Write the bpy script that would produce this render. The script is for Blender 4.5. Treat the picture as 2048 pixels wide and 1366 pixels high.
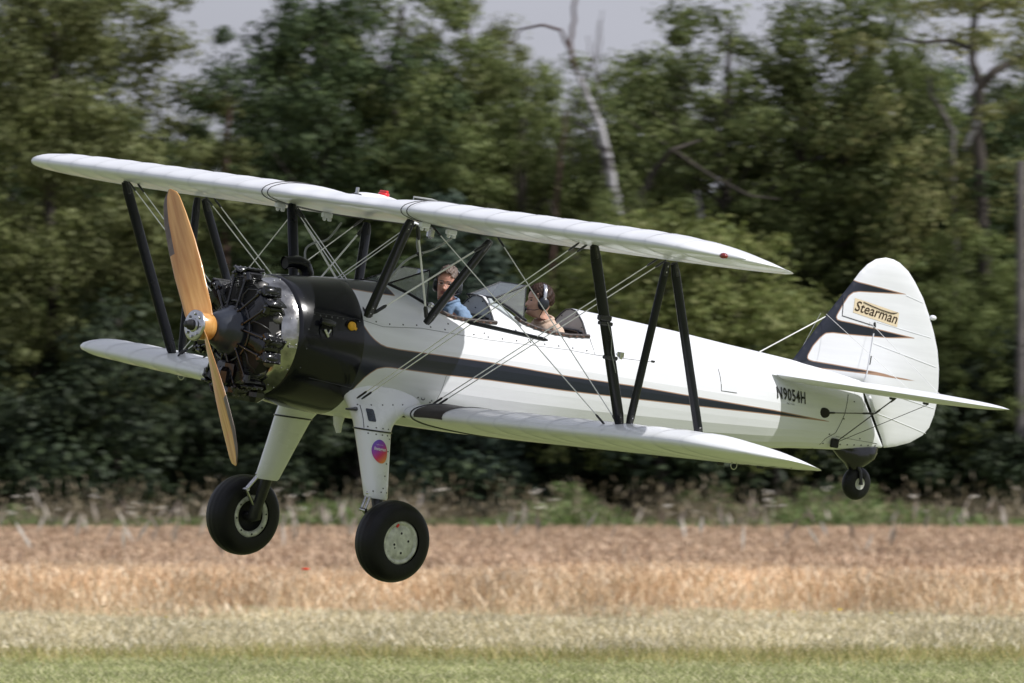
import bpy, math, random
import numpy as np
from mathutils import Vector, Matrix, Euler

random.seed(7)
rng = np.random.default_rng(11)
SC = bpy.context.scene
for _o in list(bpy.data.objects):
    bpy.data.objects.remove(_o)

# ------------------------------------------------------------------ camera
PITCH = math.atan((850 - 683) / 19557.0)
CAM_H = 2.5
cam = bpy.data.cameras.new('camera')
cam.sensor_width = 36.0
cam.lens = 19557.0 * 36 / 2048
cam.clip_start = 1.0
cam.clip_end = 6000
cam.dof.use_dof = True
cam.dof.focus_distance = 75.6
cam.dof.aperture_fstop = 7.0
cam.dof.aperture_ratio = 0.42
camo = bpy.data.objects.new('camera', cam)
SC.collection.objects.link(camo)
camo.location = (0, 0, CAM_H)
camo.rotation_euler = (math.pi / 2 + PITCH, 0, 0)
SC.camera = camo

# ------------------------------------------------------------------ light
SUN_POS = Vector((0.83, -0.22, 0.89)).normalized()
sun = bpy.data.lights.new('sun', 'SUN')
sun.energy = 3.55
sun.angle = math.radians(0.55)
sun.color = (1.0, 0.98, 0.95)
suno = bpy.data.objects.new('sun', sun)
SC.collection.objects.link(suno)
suno.rotation_euler = SUN_POS.to_track_quat('Z', 'Y').to_euler()
suno.location = (30, -10, 60)

world = bpy.data.worlds.new('World')
SC.world = world
world.use_nodes = True
nt = world.node_tree
nt.nodes.clear()
wo = nt.nodes.new('ShaderNodeOutputWorld')
bg = nt.nodes.new('ShaderNodeBackground')
bg.inputs['Strength'].default_value = 0.1
sky = nt.nodes.new('ShaderNodeTexSky')
sky.sky_type = 'NISHITA'
sky.sun_disc = False
sky.sun_elevation = math.asin(SUN_POS.z)
sky.sun_rotation = math.atan2(SUN_POS.x, SUN_POS.y)
sky.air_density = 1.2
sky.dust_density = 2.0
tc = nt.nodes.new('ShaderNodeTexCoord')
mp = nt.nodes.new('ShaderNodeMapping')
mp.inputs['Scale'].default_value = (1.0, 1.0, 3.5)
nz = nt.nodes.new('ShaderNodeTexNoise')
nz.inputs['Scale'].default_value = 3.2
nz.inputs['Detail'].default_value = 6
rp = nt.nodes.new('ShaderNodeValToRGB')
rp.color_ramp.elements[0].position = 0.32
rp.color_ramp.elements[0].color = (0.72, 0.72, 0.72, 1)
rp.color_ramp.elements[1].position = 0.68
rp.color_ramp.elements[1].color = (0.96, 0.96, 0.96, 1)
cl = nt.nodes.new('ShaderNodeValToRGB')
cl.color_ramp.elements[0].position = 0.35
cl.color_ramp.elements[0].color = (0.56, 0.58, 0.71, 1)
cl.color_ramp.elements[1].position = 0.7
cl.color_ramp.elements[1].color = (0.76, 0.77, 0.87, 1)
ml = nt.nodes.new('ShaderNodeVectorMath')
ml.operation = 'SCALE'
ml.inputs['Scale'].default_value = 6.6
mx = nt.nodes.new('ShaderNodeMix')
mx.data_type = 'RGBA'
L = nt.links.new
L(tc.outputs['Generated'], mp.inputs['Vector'])
L(mp.outputs['Vector'], nz.inputs['Vector'])
L(nz.outputs['Fac'], rp.inputs['Fac'])
L(nz.outputs['Fac'], cl.inputs['Fac'])
L(cl.outputs['Color'], ml.inputs[0])
L(rp.outputs['Color'], mx.inputs['Factor'])
L(sky.outputs['Color'], mx.inputs['A'])
L(ml.outputs['Vector'], mx.inputs['B'])
L(mx.outputs['Result'], bg.inputs['Color'])
L(bg.outputs['Background'], wo.inputs['Surface'])

SC.view_settings.view_transform = 'Standard'
SC.view_settings.look = 'None'
SC.view_settings.exposure = 0.25
SC.view_settings.gamma = 1.0
SC.view_settings.use_curve_mapping = False
SC.render.engine = 'CYCLES'
SC.cycles.max_bounces = 8
SC.cycles.transparent_max_bounces = 12

# ------------------------------------------------------------------ materials
def new_mat(name):
    m = bpy.data.materials.new(name)
    m.use_nodes = True
    n = m.node_tree.nodes
    b = n['Principled BSDF']
    return m, m.node_tree, b

def mat(name, col, rough=0.5, metal=0.0, coat=0.0, var=0.08, scale=6.0, bump=0.0, bscale=60.0, spec=0.5, aniso=None):
    m, t, b = new_mat(name)
    tcn = t.nodes.new('ShaderNodeTexCoord')
    n = t.nodes.new('ShaderNodeTexNoise')
    n.inputs['Scale'].default_value = scale
    n.inputs['Detail'].default_value = 5
    t.links.new(tcn.outputs['Object'], n.inputs['Vector'])
    r = t.nodes.new('ShaderNodeMapRange')
    r.inputs['From Min'].default_value = 0.3
    r.inputs['From Max'].default_value = 0.7
    r.inputs['To Min'].default_value = 1 - var
    r.inputs['To Max'].default_value = 1 + var * 0.5
    t.links.new(n.outputs['Fac'], r.inputs['Value'])
    s = t.nodes.new('ShaderNodeVectorMath')
    s.operation = 'SCALE'
    s.inputs[0].default_value = col
    t.links.new(r.outputs['Result'], s.inputs['Scale'])
    t.links.new(s.outputs['Vector'], b.inputs['Base Color'])
    r2 = t.nodes.new('ShaderNodeMapRange')
    r2.inputs['To Min'].default_value = max(0.02, rough - 0.08)
    r2.inputs['To Max'].default_value = min(1, rough + 0.08)
    t.links.new(n.outputs['Fac'], r2.inputs['Value'])
    t.links.new(r2.outputs['Result'], b.inputs['Roughness'])
    b.inputs['Metallic'].default_value = metal
    b.inputs['Coat Weight'].default_value = coat
    b.inputs['Coat Roughness'].default_value = 0.08
    b.inputs['Specular IOR Level'].default_value = spec
    if bump:
        n2 = t.nodes.new('ShaderNodeTexNoise')
        n2.inputs['Scale'].default_value = bscale
        n2.inputs['Detail'].default_value = 4
        t.links.new(tcn.outputs['Object'], n2.inputs['Vector'])
        bp = t.nodes.new('ShaderNodeBump')
        bp.inputs['Strength'].default_value = bump
        bp.inputs['Distance'].default_value = 0.02
        t.links.new(n2.outputs['Fac'], bp.inputs['Height'])
        t.links.new(bp.outputs['Normal'], b.inputs['Normal'])
    return m

def striped_paint(name, white, tan, navy):
    """paint whose colour is read from the signed distance 'paint_d' (metres) to the painted outline"""
    m, t, b = new_mat(name)
    a = t.nodes.new('ShaderNodeAttribute')
    a.attribute_name = 'paint_d'
    tcn = t.nodes.new('ShaderNodeTexCoord')
    n = t.nodes.new('ShaderNodeTexNoise')
    n.inputs['Scale'].default_value = 3.0
    n.inputs['Detail'].default_value = 6
    t.links.new(tcn.outputs['Object'], n.inputs['Vector'])
    def step(th, w=0.0012):
        r = t.nodes.new('ShaderNodeMapRange')
        r.inputs['From Min'].default_value = th - w
        r.inputs['From Max'].default_value = th + w
        t.links.new(a.outputs['Fac'], r.inputs['Value'])
        return r.outputs['Result']
    n.inputs['Roughness'].default_value = 0.6
    smp = t.nodes.new('ShaderNodeMapping')
    smp.inputs['Scale'].default_value = (0.5, 3.0, 7.0)
    t.links.new(tcn.outputs['Object'], smp.inputs['Vector'])
    t.links.new(smp.outputs['Vector'], n.inputs['Vector'])
    dirt = t.nodes.new('ShaderNodeMapRange')
    dirt.inputs['From Min'].default_value = 0.35
    dirt.inputs['From Max'].default_value = 0.7
    dirt.inputs['To Min'].default_value = 0.93
    dirt.inputs['To Max'].default_value = 1.0
    t.links.new(n.outputs['Fac'], dirt.inputs['Value'])
    wv = t.nodes.new('ShaderNodeVectorMath')
    wv.operation = 'SCALE'
    wv.inputs[0].default_value = white
    t.links.new(dirt.outputs['Result'], wv.inputs['Scale'])
    m1 = t.nodes.new('ShaderNodeMix')
    m1.data_type = 'RGBA'
    m1.inputs['A'].default_value = (*navy, 1)
    m1.inputs['B'].default_value = (*tan, 1)
    t.links.new(step(-0.0045), m1.inputs['Factor'])
    m2 = t.nodes.new('ShaderNodeMix')
    m2.data_type = 'RGBA'
    t.links.new(m1.outputs['Result'], m2.inputs['A'])
    t.links.new(wv.outputs['Vector'], m2.inputs['B'])
    t.links.new(step(0.003), m2.inputs['Factor'])
    t.links.new(m2.outputs['Result'], b.inputs['Base Color'])
    b.inputs['Roughness'].default_value = 0.32
    b.inputs['Coat Weight'].default_value = 0.2
    b.inputs['Coat Roughness'].default_value = 0.1
    return m

M = {}
M['paint'] = striped_paint('striped_aircraft_paint', (0.77, 0.78, 0.81), (0.36, 0.22, 0.15), (0.008, 0.011, 0.023))
M['white'] = mat('white_doped_fabric', (0.78, 0.79, 0.82), 0.36, coat=0.2, var=0.05, scale=2.0, bump=0.12, bscale=9)
M['whitemetal'] = mat('white_painted_metal', (0.75, 0.76, 0.79), 0.28, coat=0.4, var=0.03, scale=5)
M['black'] = mat('glossy_black_paint', (0.006, 0.0065, 0.009), 0.2, coat=0.12, var=0.2, scale=4, bump=0.03, bscale=5, spec=0.28)
M['navy'] = mat('navy_black_strut_paint', (0.007, 0.008, 0.012), 0.3, coat=0.05, var=0.2, scale=8, spec=0.25)
M['enginebk'] = mat('black_engine_enamel', (0.006, 0.006, 0.009), 0.22, coat=0.4, var=0.5, scale=25, bump=0.08, bscale=50)
M['caseblue'] = mat('grey_blue_crankcase', (0.020, 0.025, 0.038), 0.34, coat=0.2, var=0.25, scale=18)
M['metal'] = mat('polished_aluminium', (0.50, 0.49, 0.47), 0.20, metal=1.0, var=0.65, scale=7, bump=0.35, bscale=7)
M['steel'] = mat('bright_steel', (0.55, 0.55, 0.56), 0.25, metal=1.0, var=0.2, scale=30)
M['wire'] = mat('streamlined_steel_wire', (0.84, 0.84, 0.82), 0.35, metal=0.0, var=0.2, scale=3)
M['darkwire'] = mat('blackened_fitting', (0.02, 0.02, 0.022), 0.4, var=0.3, scale=40)
M['exhaust'] = mat('heat_stained_exhaust_pipe', (0.20, 0.19, 0.18), 0.4, metal=0.5, var=0.5, scale=20)
M['greypipe'] = mat('grey_fuel_hose', (0.30, 0.31, 0.30), 0.5, var=0.15)
M['wood'] = None
M['rubber'] = mat('tyre_rubber', (0.009, 0.009, 0.010), 0.45, var=0.4, scale=9, bump=0.1, bscale=40, spec=0.25)
M['rim'] = mat('worn_cream_wheel_paint', (0.60, 0.61, 0.54), 0.45, var=0.35, scale=22, bump=0.05)
M['hole'] = mat('dark_opening', (0.006, 0.006, 0.006), 0.7)
M['bulkhead'] = mat('grey_bulkhead_panel', (0.36, 0.365, 0.38), 0.45, var=0.1)
M['leather'] = mat('dark_leather_coaming', (0.05, 0.035, 0.03), 0.38, var=0.5, scale=30, bump=0.2, bscale=70)
M['lace'] = mat('tan_lacing', (0.16, 0.075, 0.05), 0.6, var=0.3)
M['tub'] = mat('cockpit_green_paint', (0.03, 0.035, 0.03), 0.6, var=0.2)
M['seam'] = mat('panel_gap', (0.05, 0.05, 0.055), 0.6, var=0.1)
M['softseam'] = mat('pinked_tape', (0.75, 0.76, 0.79), 0.4, var=0.05)
M['screw'] = mat('screw_head', (0.12, 0.12, 0.13), 0.35, metal=0.7, var=0.1)
M['letters'] = mat('black_lettering', (0.008, 0.008, 0.009), 0.35, var=0.1)
M['cream'] = mat('cream_logo_plate', (0.72, 0.60, 0.42), 0.4, var=0.05)
M['brown'] = mat('dark_brown_lettering', (0.035, 0.018, 0.010), 0.4, var=0.1)
M['placard'] = mat('dark_blue_placard', (0.045, 0.055, 0.085), 0.4, var=0.6, scale=90)
M['yellow'] = mat('yellow_cap', (0.80, 0.42, 0.02), 0.4, var=0.15, scale=40)
M['red'] = mat('red_plastic', (0.65, 0.015, 0.02), 0.3, coat=0.4, var=0.1)
M['redglass'] = mat('red_lamp_lens', (0.22, 0.01, 0.008), 0.08, coat=1.0, var=0.1)
M['walk'] = mat('black_wing_walk', (0.028, 0.022, 0.022), 0.5, var=0.2, scale=20, bump=0.1, bscale=150)
M['boot'] = mat('black_vinyl_boot', (0.008, 0.008, 0.011), 0.22, coat=0.2, var=0.3, scale=12, bump=0.6, bscale=9)
M['skin'] = mat('skin', (0.62, 0.36, 0.27), 0.5, var=0.12, scale=30)
M['skin2'] = mat('reddish_skin', (0.66, 0.33, 0.25), 0.5, var=0.15, scale=30)
M['lips'] = mat('lips', (0.36, 0.12, 0.10), 0.45)
M['eye'] = mat('eye', (0.03, 0.02, 0.018), 0.2)
M['hairgrey'] = mat('greying_brown_hair', (0.15, 0.105, 0.085), 0.5, var=0.6, scale=60, bump=0.4, bscale=70)
M['hairbrown'] = mat('dark_brown_hair', (0.036, 0.017, 0.011), 0.6, var=0.5, scale=50, bump=0.2, bscale=60, spec=0.25)
M['denim'] = mat('light_blue_denim', (0.20, 0.30, 0.46), 0.8, var=0.3, scale=14, bump=0.5, bscale=16)
M['beige'] = mat('beige_cotton', (0.60, 0.45, 0.35), 0.85, var=0.12, scale=14, bump=0.4, bscale=16)
M['trousers'] = mat('dark_trousers', (0.03, 0.035, 0.05), 0.9)
M['headset'] = mat('headset_plastic', (0.014, 0.017, 0.026), 0.35, coat=0.2, var=0.2)
M['band'] = mat('silver_headband', (0.55, 0.56, 0.60), 0.25, metal=0.8)

# varnished propeller wood
def wood_mat():
    m, t, b = new_mat('varnished_propeller_wood')
    tcn = t.nodes.new('ShaderNodeTexCoord')
    mpn = t.nodes.new('ShaderNodeMapping')
    mpn.inputs['Scale'].default_value = (14, 14, 1.2)
    n = t.nodes.new('ShaderNodeTexNoise')
    n.inputs['Scale'].default_value = 2.0
    n.inputs['Detail'].default_value = 5
    r = t.nodes.new('ShaderNodeValToRGB')
    r.color_ramp.elements[0].color = (0.50, 0.215, 0.05, 1)
    r.color_ramp.elements[1].color = (0.74, 0.40, 0.13, 1)
    r.color_ramp.elements[0].position = 0.3
    r.color_ramp.elements[1].position = 0.7
    t.links.new(tcn.outputs['Object'], mpn.inputs['Vector'])
    t.links.new(mpn.outputs['Vector'], n.inputs['Vector'])
    t.links.new(n.outputs['Fac'], r.inputs['Fac'])
    t.links.new(r.outputs['Color'], b.inputs['Base Color'])
    b.inputs['Roughness'].default_value = 0.25
    b.inputs['Coat Weight'].default_value = 0.7
    return m
M['wood'] = wood_mat()

# windshield acrylic: thin clear sheet
def glass_mat():
    m, t, b = new_mat('windshield_acrylic')
    t.nodes.remove(b)
    out = [n for n in t.nodes if n.type == 'OUTPUT_MATERIAL'][0]
    tr = t.nodes.new('ShaderNodeBsdfTransparent')
    tr.inputs['Color'].default_value = (0.91, 0.95, 0.95, 1)
    gl = t.nodes.new('ShaderNodeBsdfGlossy')
    gl.inputs['Roughness'].default_value = 0.04
    df = t.nodes.new('ShaderNodeBsdfDiffuse')
    df.inputs['Color'].default_value = (0.8, 0.85, 0.86, 1)
    lw = t.nodes.new('ShaderNodeLayerWeight')
    lw.inputs['Blend'].default_value = 0.3
    fr = t.nodes.new('ShaderNodeMapRange')
    fr.inputs['To Min'].default_value = 0.04
    fr.inputs['To Max'].default_value = 0.45
    t.links.new(lw.outputs['Facing'], fr.inputs['Value'])
    a = t.nodes.new('ShaderNodeMixShader')
    c = t.nodes.new('ShaderNodeMixShader')
    c.inputs['Fac'].default_value = 0.06
    t.links.new(tr.outputs[0], c.inputs[1])
    t.links.new(df.outputs[0], c.inputs[2])
    t.links.new(fr.outputs[0], a.inputs['Fac'])
    t.links.new(c.outputs[0], a.inputs[1])
    t.links.new(gl.outputs[0], a.inputs[2])
    t.links.new(a.outputs[0], out.inputs['Surface'])
    return m
M['glass'] = glass_mat()

# round sticker with a diagonal violet to orange print
def sticker_mat():
    m, t, b = new_mat('gradient_sticker')
    tcn = t.nodes.new('ShaderNodeTexCoord')
    sp = t.nodes.new('ShaderNodeSeparateXYZ')
    t.links.new(tcn.outputs['Object'], sp.inputs[0])
    a = t.nodes.new('ShaderNodeMath'); a.operation = 'MULTIPLY'; a.inputs[1].default_value = 2.6
    c = t.nodes.new('ShaderNodeMath'); c.operation = 'MULTIPLY'; c.inputs[1].default_value = -4.2
    d = t.nodes.new('ShaderNodeMath'); d.operation = 'ADD'
    e = t.nodes.new('ShaderNodeMath'); e.operation = 'ADD'; e.inputs[1].default_value = -2.6 * 1.465 - 4.2 * 0.755 + 0.5
    t.links.new(sp.outputs['X'], a.inputs[0]); t.links.new(sp.outputs['Z'], c.inputs[0])
    t.links.new(a.outputs[0], d.inputs[0]); t.links.new(c.outputs[0], d.inputs[1]); t.links.new(d.outputs[0], e.inputs[0])
    r = t.nodes.new('ShaderNodeValToRGB')
    el = r.color_ramp.elements
    el[0].position = 0.05; el[0].color = (0.12, 0.07, 0.50, 1)
    el[1].position = 0.95; el[1].color = (0.80, 0.32, 0.04, 1)
    k = el.new(0.38); k.color = (0.32, 0.05, 0.38, 1)
    k = el.new(0.62); k.color = (0.62, 0.04, 0.12, 1)
    t.links.new(e.outputs[0], r.inputs['Fac'])
    t.links.new(r.outputs['Color'], b.inputs['Base Color'])
    b.inputs['Roughness'].default_value = 0.35
    return m
M['sticker'] = sticker_mat()

# ------------------------------------------------------------------ mesh helpers
COL = SC.collection
def link(o, parent=None):
    COL.objects.link(o)
    if parent is not None:
        o.parent = parent
    return o

class MB:
    def __init__(self):
        self.v, self.f, self.s, self.m = [], [], [], []
    def add(self, vs, fs, smooth=True, mi=0):
        k = len(self.v)
        self.v += [tuple(p) for p in vs]
        for q in fs:
            self.f.append(tuple(i + k for i in q)); self.s.append(smooth); self.m.append(mi)
        return self
    def box(self, c, size, rot=None, mi=0, taper=1.0):
        sx, sy, sz = [d / 2 for d in size]
        vs = []
        for z in (-1, 1):
            k = taper if z > 0 else 1.0
            for y in (-1, 1):
                for x in (-1, 1):
                    vs.append(Vector((x * sx * k, y * sy * k, z * sz)))
        if rot is not None:
            vs = [rot @ p for p in vs]
        c = Vector(c)
        return self.add([p + c for p in vs], [(0, 2, 3, 1), (4, 5, 7, 6), (0, 1, 5, 4), (2, 6, 7, 3), (0, 4, 6, 2), (1, 3, 7, 5)], False, mi)
    def rbox(self, c, size, rot=None, mi=0, r=0.2):
        """box with chamfered corners: octagonal prism with bevelled ends"""
        sx, sy, sz = [d / 2 for d in size]
        vs, fs = [], []
        b = min(sx, sy, sz) * 2 * r
        rings = [(-sz, b), (-sz + b, 0), (sz - b, 0), (sz, b)]
        for z, i in rings:
            X, Y = sx - i, sy - i
            cc = max(b - i * 0.3, 1e-4)
            for x, y in ((-X + cc, -Y), (X - cc, -Y), (X, -Y + cc), (X, Y - cc), (X - cc, Y), (-X + cc, Y), (-X, Y - cc), (-X, -Y + cc)):
                vs.append(Vector((x, y, z)))
        for k in range(3):
            for j in range(8):
                fs.append((k * 8 + j, k * 8 + (j + 1) % 8, k * 8 + 8 + (j + 1) % 8, k * 8 + 8 + j))
        fs.append(tuple(range(7, -1, -1))); fs.append(tuple(range(24, 32)))
        if rot is not None:
            vs = [rot @ p for p in vs]
        c = Vector(c)
        return self.add([p + c for p in vs], fs, False, mi)
    def loft(self, rings, closed=True, cap=True, smooth=True, mi=0):
        n = len(rings[0]); vs = [p for r in rings for p in r]; fs = []
        for i in range(len(rings) - 1):
            for j in range(n if closed else n - 1):
                a, b = i * n + j, i * n + (j + 1) % n
                fs.append((a, b, b + n, a + n))
        self.add(vs, fs, smooth, mi)
        if cap and closed:
            self.add(rings[0], [tuple(range(n - 1, -1, -1))], False, mi)
            self.add(rings[-1], [tuple(range(n))], False, mi)
        return self
    def tube(self, pts, r, n=8, cap=True, smooth=True, mi=0, closed=False):
        pts = [Vector(p) for p in pts]
        if not hasattr(r, '__len__'):
            r = [r] * len(pts)
        rings = []
        u = None
        N = len(pts)
        for i, p in enumerate(pts):
            if closed:
                t = (pts[(i + 1) % N] - pts[i - 1]).normalized()
            else:
                t = (pts[min(i + 1, N - 1)] - pts[max(i - 1, 0)]).normalized()
            if u is None:
                u = t.orthogonal().normalized()
            else:
                u = (u - t * u.dot(t)).normalized()
            w = t.cross(u)
            rings.append([p + (u * math.cos(2 * math.pi * k / n) + w * math.sin(2 * math.pi * k / n)) * r[i] for k in range(n)])
        if closed:
            rings.append(rings[0]); cap = False
        return self.loft(rings, True, cap, smooth, mi)
    def lathe(self, prof, o=(0, 0, 0), axis='x', n=32, cap=False, smooth=True, mi=0, rot=None):
        """prof: (a, r) along the axis"""
        rings = []
        for a, r in prof:
            ring = []
            for k in range(n):
                c, s = math.cos(2 * math.pi * k / n) * r, math.sin(2 * math.pi * k / n) * r
                p = Vector((a, c, s)) if axis == 'x' else Vector((c, a, -s)) if axis == 'y' else Vector((c, s, a))
                if rot is not None:
                    p = rot @ p
                ring.append(p + Vector(o))
            rings.append(ring)
        return self.loft(rings, True, cap, smooth, mi)
    def strut(self, p0, p1, chord, thick, cdir=(1, 0, 0), n=14, ends=0.75, mi=0):
        """streamline-section bar, slightly waisted at both ends"""
        p0, p1 = Vector(p0), Vector(p1)
        t = (p1 - p0).normalized()
        c = Vector(cdir); c = (c - t * c.dot(t)).normalized()
        w = t.cross(c)
        rings = []
        for k, sc in ((0, ends), (0.06, 1), (0.5, 1.0), (0.94, 1), (1, ends)):
            p = p0.lerp(p1, k); ring = []
            for i in range(n):
                a = 2 * math.pi * i / n
                x = math.cos(a) * chord / 2
                y = math.sin(a) * thick / 2 * (1 - 0.35 * math.cos(a))
                ring.append(p + c * x * sc + w * y)
            rings.append(ring)
        return self.loft(rings, True, True, True, mi)
    def ball(self, c, r, n=12, m=8, mi=0, rot=None):
        if not hasattr(r, '__len__'):
            r = (r, r, r)
        rings = []
        for i in range(m + 1):
            th = math.pi * i / m
            rr = max(math.sin(th), 1e-3)
            ring = []
            for k in range(n):
                a = 2 * math.pi * k / n
                p = Vector((math.cos(a) * rr * r[0], math.sin(a) * rr * r[1], math.cos(th) * r[2]))
                if rot is not None:
                    p = rot @ p
                ring.append(p + Vector(c))
            rings.append(ring)
        return self.loft(rings, True, False, True, mi)
    def mesh(self, name, mats):
        me = bpy.data.meshes.new(name)
        me.from_pydata(self.v, [], self.f)
        for mm in (mats if isinstance(mats, (list, tuple)) else [mats]):
            me.materials.append(mm)
        me.polygons.foreach_set('use_smooth', self.s)
        me.polygons.foreach_set('material_index', self.m)
        me.update()
        return me
    def build(self, name, mats, parent=None):
        return link(bpy.data.objects.new(name, self.mesh(name, mats)), parent)

def empty(name, parent=None, loc=(0, 0, 0)):
    e = bpy.data.objects.new(name, None)
    e.empty_display_size = 0.2
    link(e, parent)
    e.location = loc
    return e

def tag(o, label, cat, group=None, kind=None):
    if label: o['label'] = label
    if cat: o['category'] = cat
    if group: o['group'] = group
    if kind: o['kind'] = kind
    return o

def poly_sdf(P, poly):
    """signed distance (inside > 0) of points P (N,2) to a closed polygon"""
    P = np.asarray(P, float); V = np.asarray(poly, float); W = np.roll(V, -1, 0)
    d = np.full(len(P), 1e9); ins = np.zeros(len(P), bool)
    for a, b in zip(V, W):
        e = b - a; w = P - a
        tt = np.clip((w @ e) / max(e @ e, 1e-12), 0, 1)
        d = np.minimum(d, np.hypot(*(w - tt[:, None] * e).T))
        c = ((a[1] <= P[:, 1]) & (b[1] > P[:, 1])) | ((b[1] <= P[:, 1]) & (a[1] > P[:, 1]))
        if abs(e[1]) > 1e-12:
            ins ^= c & (P[:, 0] < a[0] + (P[:, 1] - a[1]) / e[1] * e[0])
    return np.where(ins, d, -d)

def set_sdf(me, d):
    at = me.attributes.new('paint_d', 'FLOAT', 'POINT')
    at.data.foreach_set('value', np.asarray(d, dtype=np.float32))

def interp(x, tab, col):
    return float(np.interp(x, [r[0] for r in tab], [r[col] for r in tab]))

# ------------------------------------------------------------------ the aircraft, in its own axes: x aft, y to its right, z up
plane = bpy.data.objects.new('biplane', None)
link(plane)
tag(plane, 'white vintage biplane with black radial engine flying low over the field', 'airplane')
A3, B3, C3 = 0.6759, 0.1169, 0.0930
Rb = Matrix.Rotation(A3, 4, 'Z') @ Matrix.Rotation(B3, 4, 'Y') @ Matrix.Rotation(C3, 4, 'X')
CAMT = Matrix.Translation((0, 0, CAM_H)) @ Matrix.Rotation(PITCH, 4, 'X')
PM = CAMT @ Matrix.Translation((-2.4419, 75.0324, 0.1261)) @ Rb
plane.matrix_world = PM

# --- fuselage shape
STA = [  # x, top, bottom, half width
    (0.64, 0.466, -0.466, 0.466), (0.72, 0.478, -0.482, 0.480), (0.85, 0.488, -0.505, 0.492), (1.0, 0.50, -0.522, 0.495), (1.3, 0.525, -0.540, 0.488),
    (1.6, 0.54, -0.540, 0.465), (2.0, 0.552, -0.540, 0.450), (2.7, 0.563, -0.540, 0.435), (3.0, 0.566, -0.530, 0.430),
    (3.65, 0.568, -0.500, 0.415), (4.2, 0.545, -0.458, 0.390), (4.73, 0.515, -0.415, 0.350), (5.26, 0.476, -0.366, 0.302),
    (5.64, 0.452, -0.330, 0.262), (6.0, 0.428, -0.284, 0.215), (6.3, 0.405, -0.258, 0.170), (6.6, 0.37, -0.235, 0.115),
    (6.72, 0.35, -0.225, 0.090), (6.78, 0.21, -0.217, 0.075), (6.92, 0.03, -0.19, 0.045), (7.05, -0.14, -0.168, 0.015)]
PROF = [(0, 1), (.14, .985), (.27, .925), (.40, .845), (.53, .725), (.66, .585), (.80, .46), (.91, .32), (.98, .16), (1.0, 0.0),
        (1.0, -.10), (.985, -.25), (.955, -.42), (.86, -.62), (.74, -.78), (.55, -.915), (.30, -.985), (0, -1)]
SUB = 4
PR = []
for (a, b), (c, d) in zip(PROF, PROF[1:]):
    for k in range(SUB):
        PR.append((a + (c - a) * k / SUB, b + (d - b) * k / SUB))
PR.append(PROF[-1])
NP = len(PR)
def section(x):
    top, bot, w = interp(x, STA, 1), interp(x, STA, 2), interp(x, STA, 3)
    blend = min(1, max(0, (x - 1.0) / 1.1)); blend = blend * blend * (3 - 2 * blend)
    mid = 0.0 if x < 6.6 else (top + bot) / 2 * min(1, (x - 6.6) / 0.3)
    res = []
    for i, (u, v) in enumerate(PR):
        th = math.pi * i / (NP - 1)
        cu, cv = math.sin(th), math.cos(th)
        uu, vv = cu + (u - cu) * blend, cv + (v - cv) * blend
        res.append((uu * w, mid + vv * ((top - mid) if vv > 0 else (mid - bot))))
    return res
def ysurf(x, z):
    """half width of the fuselage skin at height z"""
    s = section(x)
    zs = [p[1] for p in s][::-1]; ys = [p[0] for p in s][::-1]
    return float(np.interp(z, zs, ys))
OPEN = [[(1.82, .53), (2.02, .432), (2.13, .39), (2.26, .358), (2.41, .349), (2.70, .362)],
        [(2.78, .53), (2.98, .40), (3.12, .369), (3.27, .352), (3.45, .349), (3.65, .365)]]
def coam(x):
    for o in OPEN:
        if o[0][0] <= x <= o[-1][0]:
            return float(np.interp(x, [p[0] for p in o], [p[1] for p in o]))
    return None

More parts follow.
